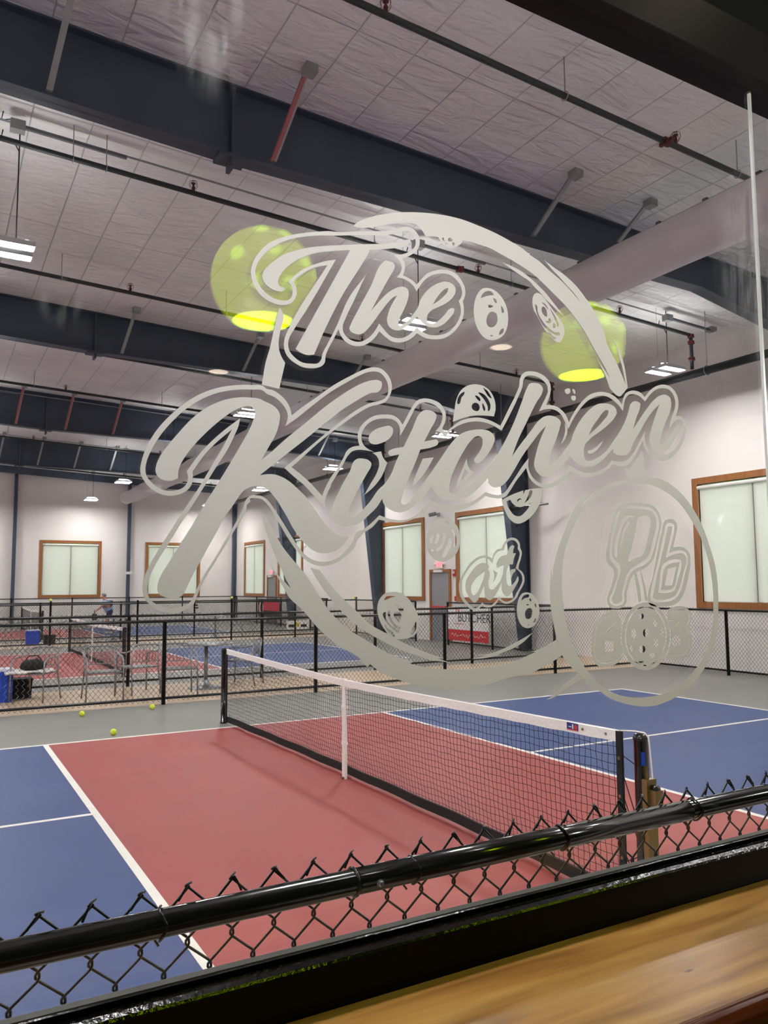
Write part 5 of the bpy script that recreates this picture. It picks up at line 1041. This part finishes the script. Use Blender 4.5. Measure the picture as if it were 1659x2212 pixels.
'letter_b': ['13435,1331 13351,1300 13306,1214 13237,1057 13094,635 12928,122 12773,-219 12748,-328 12820,-438 12975,-475 13232,-487 13537,-451 13749,-342 13884,-161 14031,193 14110,450 14097,593 13999,706 13814,767 13575,748c 13660,970 13723,1156 13718,1256 13639,1324', '13430,1249 13387,1217 13316,1031 13081,399 12850,-247 12845,-343 12921,-385 13138,-389 13399,-379 13607,-312 13760,-146 13905,193 14016,478 14012,578 13933,662 13789,691 13446,627c 13629,1153 13634,1225 13573,1254', '13447,1187c 13590,1192c 13339,527c 13702,616 13868,618 13968,549 13962,449 13863,193 13721,-103 13568,-270 13362,-330 12983,-331 12906,-289 12929,-221 13163,428', '13282,408 13447,472 13695,496 13807,476 13814,419 13669,52 13554,-158 13410,-198 13079,-198c', '13339,352 13484,402 13763,433c 13679,221 13558,-88 13454,-136 13162,-138c', '13397,297c 13655,340c 13499,-46c 13276,-56c'],
'ray1': ['12392,183c 12466,211c 12548,-81 12582,-359c 12494,-389c 12466,-189'],
'ray2': ['12561,256c 12594,259c 12735,-192 12750,-355c 12684,-354c 12644,-82'],
'six': ['11811,-520 11854,-536 11944,-667 11998,-797c 11974,-925 11964,-1139 12005,-1283 12054,-1400c 11965,-1495 11802,-1585 11507,-1628 11354,-1603 11224,-1513 11172,-1385 11174,-1108 11231,-873 11392,-681 11611,-573', '11529,-1122c 11763,-1145c 11745,-1335c 11504,-1338c', '11785,-590c 11662,-621c 11545,-660c 11437,-721c 11353,-797c 11308,-882c 11281,-971c 11255,-1075c 11240,-1180c 11224,-1328c 11268,-1462c 11333,-1510c 11412,-1545c 11557,-1560c 11708,-1543c 11825,-1518c 11931,-1475c 11983,-1433c 12028,-1387c 12017,-1381c 11971,-1427c 11922,-1468c 11820,-1509c 11704,-1533c 11556,-1550c 11416,-1536c 11341,-1502c 11279,-1457c 11237,-1329c 11253,-1181c 11268,-1077c 11294,-973c 11321,-884c 11364,-802c 11447,-728c 11552,-668c 11667,-630c 11790,-599c', '11788,-616c 11834,-686c 11857,-749c 11761,-822c 11621,-896c 11576,-944c 11553,-985c 11627,-967c 11735,-929c 11812,-926c 11892,-927c 11892,-917c 11812,-916c 11731,-919c 11621,-958c 11563,-979c 11587,-949c 11631,-903c 11768,-830c 11871,-752c 11846,-682c 11801,-612c'],
'three': ['13338,-567 13483,-510 13751,-485 13928,-534 14046,-643 14048,-796 13984,-916 14042,-1070 14028,-1297 13914,-1503 13730,-1584 13466,-1586 13233,-1547c 13325,-1371 13390,-1196 13398,-1047 13374,-897c 13326,-776', '13445,-1108 13669,-1117 13671,-1267 13428,-1279', '13403,-611c 13552,-584c 13702,-568c 13808,-569c 13897,-586c 13954,-641c 13981,-711c 13970,-790c 13923,-865c 13852,-910c 13799,-956c 13860,-999c 13935,-1039c 13962,-1123c 13952,-1218c 13929,-1324c 13868,-1415c 13786,-1460c 13689,-1490c 13515,-1493c 13331,-1473c 13329,-1484c 13513,-1504c 13693,-1501c 13795,-1469c 13881,-1422c 13946,-1327c 13969,-1219c 13980,-1123c 13950,-1033c 13870,-989c 13817,-955c 13863,-919c 13937,-872c 13986,-793c 13998,-710c 13969,-636c 13907,-577c 13810,-557c 13701,-557c 13548,-573c 13399,-600c', '13380,-790c 13565,-785c 13681,-795c 13607,-860c 13464,-950c 13474,-957c 13618,-868c 13695,-791c 13565,-775c 13380,-780c'],
'zero': ['13369,-1101 13342,-1255 13280,-1398 13188,-1525 13069,-1627 12931,-1701 12780,-1743 12625,-1751 12473,-1726 12332,-1668 12207,-1582 12106,-1471 12032,-1341 11990,-1198 11980,-1050 12004,-902 12060,-762 12146,-637 12258,-532 12391,-454 12539,-406 12695,-392 12850,-411 12997,-465 13128,-550 13235,-663 13314,-797 13359,-946', '13273,-1094 13250,-1230 13197,-1356 13118,-1468 13016,-1559 12897,-1624 12767,-1662 12633,-1669 12502,-1647 12380,-1597 12273,-1521 12185,-1423 12121,-1308 12085,-1182 12076,-1050 12097,-920 12146,-796 12220,-685 12318,-593 12433,-524 12561,-482 12695,-470 12829,-487 12955,-535 13067,-610 13159,-709 13227,-827 13265,-958', '13241,-1093 13219,-1223 13169,-1345 13094,-1452 12997,-1539 12884,-1602 12761,-1639 12634,-1646 12510,-1625 12394,-1577 12292,-1504 12209,-1410 12149,-1299 12114,-1178 12107,-1051 12126,-926 12173,-807 12244,-700 12336,-612 12445,-546 12567,-505 12694,-493 12820,-510 12940,-556 13046,-628 13133,-723 13197,-837 13234,-962', '12387,-1011 12379,-1050 12359,-1080 12332,-1097 12303,-1095 12278,-1077 12261,-1046 12257,-1007 12265,-968 12285,-938 12312,-921 12341,-922 12366,-940 12383,-972', '12757,-1010 12747,-1047 12722,-1077 12688,-1093 12651,-1091 12618,-1073 12597,-1042 12590,-1004 12600,-966 12625,-937 12659,-921 12697,-922 12729,-940 12751,-971', '12634,-672 12625,-699 12602,-719 12570,-730 12535,-729 12504,-717 12483,-695 12477,-668 12486,-642 12509,-621 12541,-610 12576,-611 12607,-623 12628,-645', '13011,-812 13002,-846 12980,-873 12949,-888 12916,-887 12887,-870 12868,-842 12863,-807 12872,-773 12894,-746 12925,-732 12958,-732 12987,-749 13006,-777', '13034,-1218 13025,-1258 13002,-1288 12970,-1304 12936,-1303 12906,-1284 12887,-1252 12882,-1212 12891,-1173 12914,-1142 12946,-1126 12980,-1127 13009,-1146 13029,-1178', '12646,-1333 12635,-1366 12608,-1391 12570,-1403 12529,-1401 12492,-1385 12468,-1358 12460,-1325 12471,-1293 12498,-1268 12536,-1255 12578,-1257 12614,-1273 12639,-1300', '12912,-1470 12903,-1491 12878,-1508 12844,-1516 12807,-1514 12774,-1503 12751,-1484 12744,-1462 12754,-1440 12778,-1423 12812,-1415 12849,-1417 12883,-1428 12905,-1447', '12286,-1317 12281,-1347 12269,-1370 12252,-1383 12234,-1382 12218,-1368 12208,-1344 12205,-1314 12211,-1284 12223,-1261 12240,-1248 12258,-1249 12274,-1263 12284,-1287', '13198,-1010 13191,-1045 13177,-1073 13157,-1088 13136,-1087 13118,-1071 13106,-1042 13104,-1007 13110,-972 13125,-944 13145,-929 13166,-929 13184,-946 13195,-975', '12580,-1581 12572,-1589 12552,-1595 12524,-1598 12493,-1596 12465,-1591 12446,-1583 12440,-1574 12447,-1565 12467,-1559 12495,-1557 12526,-1558 12554,-1564 12573,-1572'],
}

# ================================================================== viewing window
GLARE_SMEARS = ((-2.93, 2.62, 0.09, 0.16, 0.16), (-1.60, 2.49, 0.16, 0.28, 0.20), (-1.75, 2.16, 0.03, 0.05, 0.12), (-3.13, 2.12, 0.04, 0.05, 0.12))  # where bright reflection streaks are painted onto the pane
CLEAR = glass_mat('viewing_glass', 0.042, (0.985, 0.99, 0.985), glare_smears=GLARE_SMEARS)
s = thing('window_1', None, None, kind='structure')
SEAM = CX + 1.477 * 1.15
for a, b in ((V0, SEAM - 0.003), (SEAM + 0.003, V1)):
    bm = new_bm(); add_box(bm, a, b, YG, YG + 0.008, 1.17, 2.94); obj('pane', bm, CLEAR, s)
bm = new_bm(); add_box(bm, SEAM - 0.003, SEAM + 0.003, YG + 0.0005, YG + 0.0075, 1.18, 2.925)
obj('pane_joint', bm, mat('polished_glass_edge', (240, 242, 244), 0.2, metal=0.3), s)
# bottom frame: stepped glossy black profile (depth measured from the glass towards the room)
def dp(d): return CY + d
prof = [(dp(1.205), 1.10), (dp(1.205), 1.135), (dp(1.165), 1.168), (dp(1.150), 1.170), (dp(1.139), 1.170), (dp(1.134), 1.174), (dp(1.132), 1.178), (dp(1.127), 1.178), (dp(1.125), 1.170),
        (dp(1.119), 1.170), (dp(1.117), 1.1685), (dp(1.1085), 1.1655), (dp(1.106), 1.162), (dp(1.106), 1.10)]
bm = new_bm(); add_prism(bm, prof, 'x', V0, V1)
SILLM = mat('gloss_black_frame_paint', (9, 6, 6), 0.16, spec=0.32, bump=0.10, bscale=90)
obj('window_frame', bm, SILLM, s)
bm = new_bm(); add_prism(bm, [(dp(1.160), 1.168), (dp(1.160), 1.1735), (dp(1.1505), 1.1785), (dp(1.1495), 1.1785), (dp(1.1398), 1.1765), (dp(1.1395), 1.170)], 'x', V0 + 0.05, V1 - 0.05)
obj('glazing_bead', bm, mat('grey_glazing_bead', (84, 82, 80), 0.55, noise=0.15, nscale=20), s)
prof = [(dp(1.205), 3.06), (dp(1.205), 2.921), (dp(1.150), 2.921), (dp(1.11), 2.919), (dp(1.107), 2.922), (dp(1.107), 3.04), (dp(1.12), 3.045), (dp(1.12), 3.06)]
bm = new_bm(); add_prism(bm, prof, 'x', V0, V1)
obj('window_header', bm, mat('black_header_paint', (17, 15, 15), 0.5, noise=0.1, spec=0.2), s)
for x0_, x1_ in ((V0, V0 + 0.05), (V1 - 0.05, V1)):
    bm = new_bm(); add_box(bm, x0_, x1_, dp(1.105), dp(1.205), 1.10, 3.06); obj('window_jamb', bm, SILLM, s)

bm = new_bm(); add_box(bm, V0, V1, dp(1.1045), dp(1.1058), 1.10, 1.161); obj('frame_face', bm, mat('satin_black_paint', (9, 6, 6), 0.4, spec=0.1), s)

# ---- viewing room
bm = new_bm(); yi = dp(1.135)
add_box(bm, XL, XW, yi, YG - 0.012, 0, 1.095); add_box(bm, XL, XW, yi, YG - 0.012, 3.062, 3.45)
add_box(bm, XL, V0, yi, YG - 0.012, 1.095, 3.062); add_box(bm, V1, XW, yi, YG - 0.012, 1.095, 3.062)
struct('wall_room_front', bm, DARKROOM)
bm = new_bm(); add_box(bm, -9, 4.0, -11.9, -11.8, 0, 3.42); struct('wall_room_rear', bm, DARKROOM)
bm = new_bm(); add_box(bm, -9.1, -9, -11.8, yi, 0, 3.42); struct('wall_room_left', bm, DARKROOM)
bm = new_bm(); add_box(bm, 4.0, 4.1, -11.8, yi, 0, 3.42); struct('wall_room_right', bm, DARKROOM)
bm = new_bm(); add_box(bm, -9.1, 4.1, -11.9, yi, 3.42, 3.5); struct('ceiling', bm, DARKCEIL)

# bar counter under the window
def wood_mat():
    m = bpy.data.materials.new('oiled_wood'); m.use_nodes = True
    nt = m.node_tree; L = nt.links.new; b = nt.nodes['Principled BSDF']
    geo = nt.nodes.new('ShaderNodeNewGeometry')
    mp = nt.nodes.new('ShaderNodeMapping'); mp.inputs['Scale'].default_value = (0.9, 11, 11); mp.inputs['Rotation'].default_value = (0, 0, radians(4)); L(geo.outputs['Position'], mp.inputs[0])
    n = nt.nodes.new('ShaderNodeTexNoise'); n.inputs['Scale'].default_value = 2.2; n.inputs['Detail'].default_value = 8; n.inputs['Distortion'].default_value = 0.5; L(mp.outputs[0], n.inputs['Vector'])
    r = nt.nodes.new('ShaderNodeValToRGB')
    e = r.color_ramp.elements
    e[0].position = 0.30; e[0].color = (*lin((142, 92, 40)), 1); e[1].position = 0.72; e[1].color = (*lin((216, 166, 92)), 1)
    x = r.color_ramp.elements.new(0.5); x.color = (*lin((192, 138, 68)), 1)
    L(n.outputs['Fac'], r.inputs[0])
    # one dark knot
    vm = nt.nodes.new('ShaderNodeVectorMath'); vm.operation = 'SUBTRACT'; vm.inputs[1].default_value = (KNOT[0], KNOT[1], 1.1); L(geo.outputs['Position'], vm.inputs[0])
    m2 = nt.nodes.new('ShaderNodeMapping'); m2.inputs['Scale'].default_value = (90, 260, 1); L(vm.outputs[0], m2.inputs[0])
    ln = nt.nodes.new('ShaderNodeVectorMath'); ln.operation = 'LENGTH'; L(m2.outputs[0], ln.inputs[0])
    k = nt.nodes.new('ShaderNodeMapRange'); k.inputs['From Min'].default_value = 0.3; k.inputs['From Max'].default_value = 1.2; k.inputs['To Min'].default_value = 0.8; k.inputs['To Max'].default_value = 0; L(ln.outputs['Value'], k.inputs['Value'])
    mx = nt.nodes.new('ShaderNodeMix'); mx.data_type = 'RGBA'; L(k.outputs[0], mx.inputs['Factor']); L(r.outputs[0], mx.inputs['A']); mx.inputs['B'].default_value = (*lin((70, 36, 20)), 1)
    L(mx.outputs['Result'], b.inputs['Base Color'])
    b.inputs['Roughness'].default_value = 0.34; b.inputs['Coat Weight'].default_value = 0.25; b.inputs['Coat Roughness'].default_value = 0.25
    n2 = nt.nodes.new('ShaderNodeTexNoise'); n2.inputs['Scale'].default_value = 240; L(geo.outputs['Position'], n2.inputs['Vector'])
    bp = nt.nodes.new('ShaderNodeBump'); bp.inputs['Strength'].default_value = 0.06; bp.inputs['Distance'].default_value = 0.004; L(n2.outputs['Fac'], bp.inputs['Height']); L(bp.outputs[0], b.inputs['Normal'])
    return m
KNOT = (-2.19, -5.55)
s = thing('bar_counter', 'light wooden bar counter with dark red rounded edge under the window', 'counter', (0, 0, 0))
bm = new_bm(); add_box(bm, V0, V1 + 0.6, dp(0.822), dp(1.104), 1.06, 1.0985); obj('counter_top', bm, wood_mat(), s)
bm = new_bm(); c0, zc = dp(0.815), 1.078
pr = [(dp(0.8215), 1.0575), (dp(0.8215), 1.0995)] + [(c0 - 0.0 - 0.024 * sin(radians(a)), zc + 0.022 * cos(radians(a))) for a in range(0, 181, 15)]
add_prism(bm, pr, 'x', V0, V1 + 0.6); eo = obj('counter_edge', bm, mat('red_brown_varnish', (104, 46, 22), 0.12, coat=0.6, noise=0.2, nscale=12, stretch=(1, 8, 8)), s, True)
eo['label'] = 'glossy dark red rounded edge'
for x in (-5.6, -3.9, -2.2, -0.8):
    bm = new_bm(); add_prism(bm, [(dp(1.134), 1.059), (dp(0.86), 1.059), (dp(0.86), 1.03), (dp(1.10), 0.80), (dp(1.134), 0.80)], 'x', x - 0.02, x + 0.02); obj('support_bracket', bm, BLACK, s)

# recessed lights of the room
SPOTM = emit('warm_downlight', (1.0, 0.80, 0.62), SPOT_STRENGTH)
proto = thing('recessed_light', 'round warm recessed light in the viewing room ceiling, reflected right of the lettering', 'ceiling light', (0.22, -8.57, 3.42), group='recessed lights of the viewing room')
bm = new_bm(); add_lathe(bm, [(0.0, -0.006), (0.075, -0.006)], seg=24, cap=False); obj('light_disc', bm, SPOTM, proto)
bm = new_bm(); add_lathe(bm, [(0.076, 0.0), (0.076, -0.008), (0.09, -0.008), (0.092, 0.0)], seg=24, cap=False); obj('trim_ring', bm, WHITE, proto)
dup(proto, (-1.35, -10.17, 3.42), 0, 'round warm recessed light farthest back in the viewing room ceiling')
dup(proto, (-2.3, CY + 0.78, 3.42), 0, 'added unseen warm recessed light right above the bar counter')  # added out of view to brighten the counter
dup(proto, (-1.5, CY + 0.78, 3.42), 0, 'added unseen warm recessed light above the right part of the bar counter')  # second added light for the counter, also out of view

# added unseen spots that brighten the lettering on the glass
def added_spot(loc, target, label, share):
    s = thing('added_spotlight', label, 'ceiling light', loc, group='added unseen spotlights of the viewing room')
    d = (Vector(target) - Vector(loc)).normalized()
    bm = new_bm(); add_tube(bm, [-d * 0.14, d * 0.0], 0.055, 16); obj('lamp_can', bm, BLACK, s, True)
    bm = new_bm(); add_tube(bm, [(0, 0, 0), (0, 0, 3.42 - loc[2])], 0.012, 8); add_box(bm, -0.5, 0.5, -0.02, 0.02, 3.42 - loc[2] - 0.02, 3.42 - loc[2]); obj('track', bm, BLACK, s)
    ld = bpy.data.lights.new('spot_bulb', 'SPOT'); ld.energy = FILL_SPOT_WATTS * share; ld.spot_size = radians(48); ld.spot_blend = 1.0; ld.shadow_soft_size = 0.05; ld.color = (1.0, 0.97, 0.94)
    lo = bpy.data.objects.new('spot_bulb', ld); COL.objects.link(lo); lo.parent = s
    lo.location = d * 0.03; lo.rotation_euler = d.to_track_quat('-Z', 'Y').to_euler()
added_spot((-5.2, -8.3, 3.2), (-2.75, -5.3, 3.05), 'added unseen black spotlight left in the viewing room, aimed at the window', 1.5)
added_spot((3.4, -7.9, 3.2), (-2.5, -5.3, 3.05), 'added unseen black spotlight right in the viewing room, aimed at the window', 0.9)

# two ball-shaped green pendant lamps, seen mirrored in the glass
def shade_mat():
    m = bpy.data.materials.new('green_lamp_plastic'); m.use_nodes = True
    nt = m.node_tree; L = nt.links.new; b = nt.nodes['Principled BSDF']
    b.inputs['Base Color'].default_value = (0.35, 0.6, 0.02, 1); b.inputs['Roughness'].default_value = 0.4
    b.inputs['Emission Color'].default_value = (0.72, 0.92, 0.0, 1); b.inputs['Emission Strength'].default_value = LAMP_SHADE
    return m
SHADE = shade_mat()
MOUTH = emit('green_lamp_inside', (0.60, 0.95, 0.0), LAMP_MOUTH)
def pendant(x, label):
    s = thing('pendant_lamp', label, 'lamp', (x, CY + 2.3 - 2.78, 2.885), group='green ball pendant lamps')
    R = 0.198
    bm = new_bm(); prof = []
    a0 = math.asin(0.115 / R)
    for i in range(22):
        a = a0 + (pi - a0 - 0.08) * i / 21
        prof.append((R * sin(a), -R * cos(a)))
    add_lathe(bm, prof, seg=40, cap=False); obj('lamp_shade', bm, SHADE, s, True)
    bm = new_bm(); prof = [(0.112, -R * cos(a0) + 0.002), (0.12, -0.13), (0.14, -0.08), (0.12, 0.02), (0.0, 0.05)]
    add_lathe(bm, prof, seg=32, cap=False); obj('lamp_inside', bm, MOUTH, s, True)
    for (az, el) in ((40, -25), (80, -20), (120, -22), (60, 12), (100, 15), (30, 8), (140, 10), (75, 45), (115, 48)):
        d = Vector((cos(radians(az)) * cos(radians(el)), sin(radians(az)) * cos(radians(el)), sin(radians(el))))
        bm = new_bm(); add_tube(bm, [d * (R - 0.004), d * (R + 0.003)], 0.026, 16); obj('lamp_hole', bm, emit('lamp_hole_glow', (0.65, 1.0, 0.02), LAMP_SHADE * 2.0), s)
    bm = new_bm(); add_tube(bm, [(0, 0, R - 0.02), (0, 0, 0.53)], 0.006, 8); obj('lamp_cord', bm, RUBBER, s)
    return s
pendant(CX + 0.383 * 2.78, 'glowing green ball-shaped pendant lamp, reflected behind the word The')
pendant(CX + 0.975 * 2.78, 'glowing green ball-shaped pendant lamp, reflected under the ring at the right')

# ================================================================== frosted lettering on the glass
DECALM = translucent_mat('frosted_vinyl', (0.89, 0.87, 0.88), (0.89, 0.87, 0.87), clear=0.0, wdiff=0.47)
def parse(t):
    out = []
    for w in t.split():
        c = w.endswith('c'); x, y = w.rstrip('c').split(',')
        out.append((CX + int(x) / 1e4, CZ + int(y) / 1e4, c))
    return out
def spline(pts, n=6):
    out = []; N = len(pts)
    for i in range(N):
        p1, p2 = pts[i], pts[(i + 1) % N]
        p0 = p1 if p1[2] else pts[i - 1]
        p3 = p2 if p2[2] else pts[(i + 2) % N]
        def D(a, b): return math.hypot(a[0] - b[0], a[1] - b[1])
        d12 = D(p1, p2) + 1e-12; d01 = D(p0, p1); d23 = D(p2, p3)
        def tan(a, b, c, dab, dbc):
            if dab < 1e-9: return ((c[0] - b[0]) / dbc, (c[1] - b[1]) / dbc)
            if dbc < 1e-9: return ((b[0] - a[0]) / dab, (b[1] - a[1]) / dab)
            return tuple(((b[k] - a[k]) / dab * dbc + (c[k] - b[k]) / dbc * dab) / (dab + dbc) for k in (0, 1))
        m1 = tan(p0, p1, p2, d01, d12); m2 = tan(p1, p2, p3, d12, d23)
        straight = p1[2] and p2[2]
        nn = 1 if (straight or d12 < 0.0012) else n
        for k in range(nn):
            t = k / nn
            h00 = 2 * t ** 3 - 3 * t * t + 1; h10 = t ** 3 - 2 * t * t + t; h01 = -2 * t ** 3 + 3 * t * t; h11 = t ** 3 - t * t
            out.append(tuple(h00 * p1[j] + h10 * m1[j] * d12 + h01 * p2[j] + h11 * m2[j] * d12 for j in (0, 1)))
    return out
def decal_part(name, key, parent, label=None):
    cu = bpy.data.curves.new(name, 'CURVE'); cu.dimensions = '2D'; cu.fill_mode = 'BOTH'; cu.extrude = 0.0001
    for t in DECAL[key]:
        P = spline(parse(t))
        sp = cu.splines.new('POLY'); sp.points.add(len(P) - 1); sp.use_cyclic_u = True
        for i, (x, z) in enumerate(P): sp.points[i].co = (x, z, 0, 1)
    tmp = bpy.data.objects.new(name, cu); COL.objects.link(tmp)
    dg = bpy.context.evaluated_depsgraph_get()
    me = bpy.data.meshes.new_from_object(tmp.evaluated_get(dg))
    bpy.data.objects.remove(tmp)
    me.transform(Matrix(((1, 0, 0, 0), (0, 0, 1, YG - 0.0012), (0, 1, 0, 0), (0, 0, 0, 1))))
    me.materials.clear(); me.materials.append(DECALM)
    o = bpy.data.objects.new(name, me); COL.objects.link(o); o.parent = parent
    if label: o['label'] = label
    return o
dec = thing('window_lettering', 'large frosted vinyl logo reading The Kitchen at, ringed by a brushed circle, on the glass', 'decal')
for nm, k in (('letter', 'the_T'), ('joined_letters', 'the_he'), ('letter_outline', 'the_outline'), ('letter', 'K'), ('joined_letters', 'itchen'), ('letter_dot', 'i_dot'), ('letter_outline', 'kitchen_outline'),
              ('filler_chip', 'chips'), ('filler_chip', 'chips2'), ('filler_chip', 'chips3'), ('filler_chip', 'chips4'), ('filler_chip', 'chips5'), ('joined_letters', 'at'), ('letter_outline', 'at_outline'), ('filler_chip', 'at_chip'), ('filler_chip', 'at_chip2'),
              ('ring_stroke', 'stem'), ('ring_stroke', 'arc'), ('ring_stroke', 'arc_inner'), ('ring_stroke', 'swoosh'), ('ring_stroke', 'swoosh2'), ('ring_stroke', 'swoosh3'),
              ('paint_drop', 'drops'), ('paint_drop', 'drops2'), ('paint_drop', 'drops3'),
              ('flying_ball', 'ball1'), ('flying_ball', 'ball2'), ('flying_ball', 'ball3'), ('flying_ball', 'ball4'), ('flying_ball', 'ball5'), ('flying_ball', 'ballA'), ('flying_ball', 'ballB')):
    decal_part(nm, k, dec)
bad = thing('club_badge', 'oval frosted vinyl badge with a paddle, the letter b and 603, right of the lettering', 'decal')
for nm, k in (('badge_ring', 'ring'), ('ring_tail', 'tail'), ('paddle_letter', 'paddle'), ('letter_b', 'letter_b'), ('motion_ray', 'ray1'), ('motion_ray', 'ray2'), ('digit_six', 'six'), ('digit_three', 'three'), ('ball_zero', 'zero')):
    decal_part(nm, k, bad)

# ================================================================== outside
bm = new_bm(); add_box(bm, XW + 0.3, 60, -20, 70, -0.4, -0.3); add_box(bm, -40, XW + 0.3, YB + 0.4, 70, -0.4, -0.3); struct('ground', bm, mat('grass_outside', (96, 130, 70), 0.9, noise=0.3, nscale=1))
LEAFM = mat('outside_leaves', (84, 120, 60), 0.9, noise=0.5, nscale=1.2)
bm = new_bm(); rnd = random.Random(3)
def blob(cx, cy, cz, r):
    ret = bmesh.ops.create_icosphere(bm, subdivisions=2, radius=r)
    for v in ret['verts']:
        k = 1 + 0.25 * sin(v.co.x * 3.1 + cy) * cos(v.co.y * 2.7 + cx) + 0.12 * sin(v.co.z * 5)
        v.co = Vector((v.co.x * k + cx, v.co.y * k + cy, v.co.z * k + cz))
for i in range(46):
    y = -8 + i * 1.5
    h = 3.2 + 2.4 * rnd.random() + (1.5 if y > 8 else -0.6)
    x = 24 + 4 * rnd.random()
    for q in range(3): blob(x + rnd.uniform(-1, 1), y + rnd.uniform(-1, 1), h * (0.25 + 0.3 * q), 1.5 + rnd.random() * 0.8)
for i in range(30):
    x = -16 + i * 1.4
    h = 4.5 + 3.0 * rnd.random()
    for q in range(3): blob(x + rnd.uniform(-1, 1), 46 + 4 * rnd.random(), h * (0.25 + 0.3 * q), 1.6 + rnd.random() * 0.8)
tag(obj('tree_line', bm, LEAFM, None, True), 'green trees outside, faintly seen through the pale blinds', 'trees', kind='stuff')
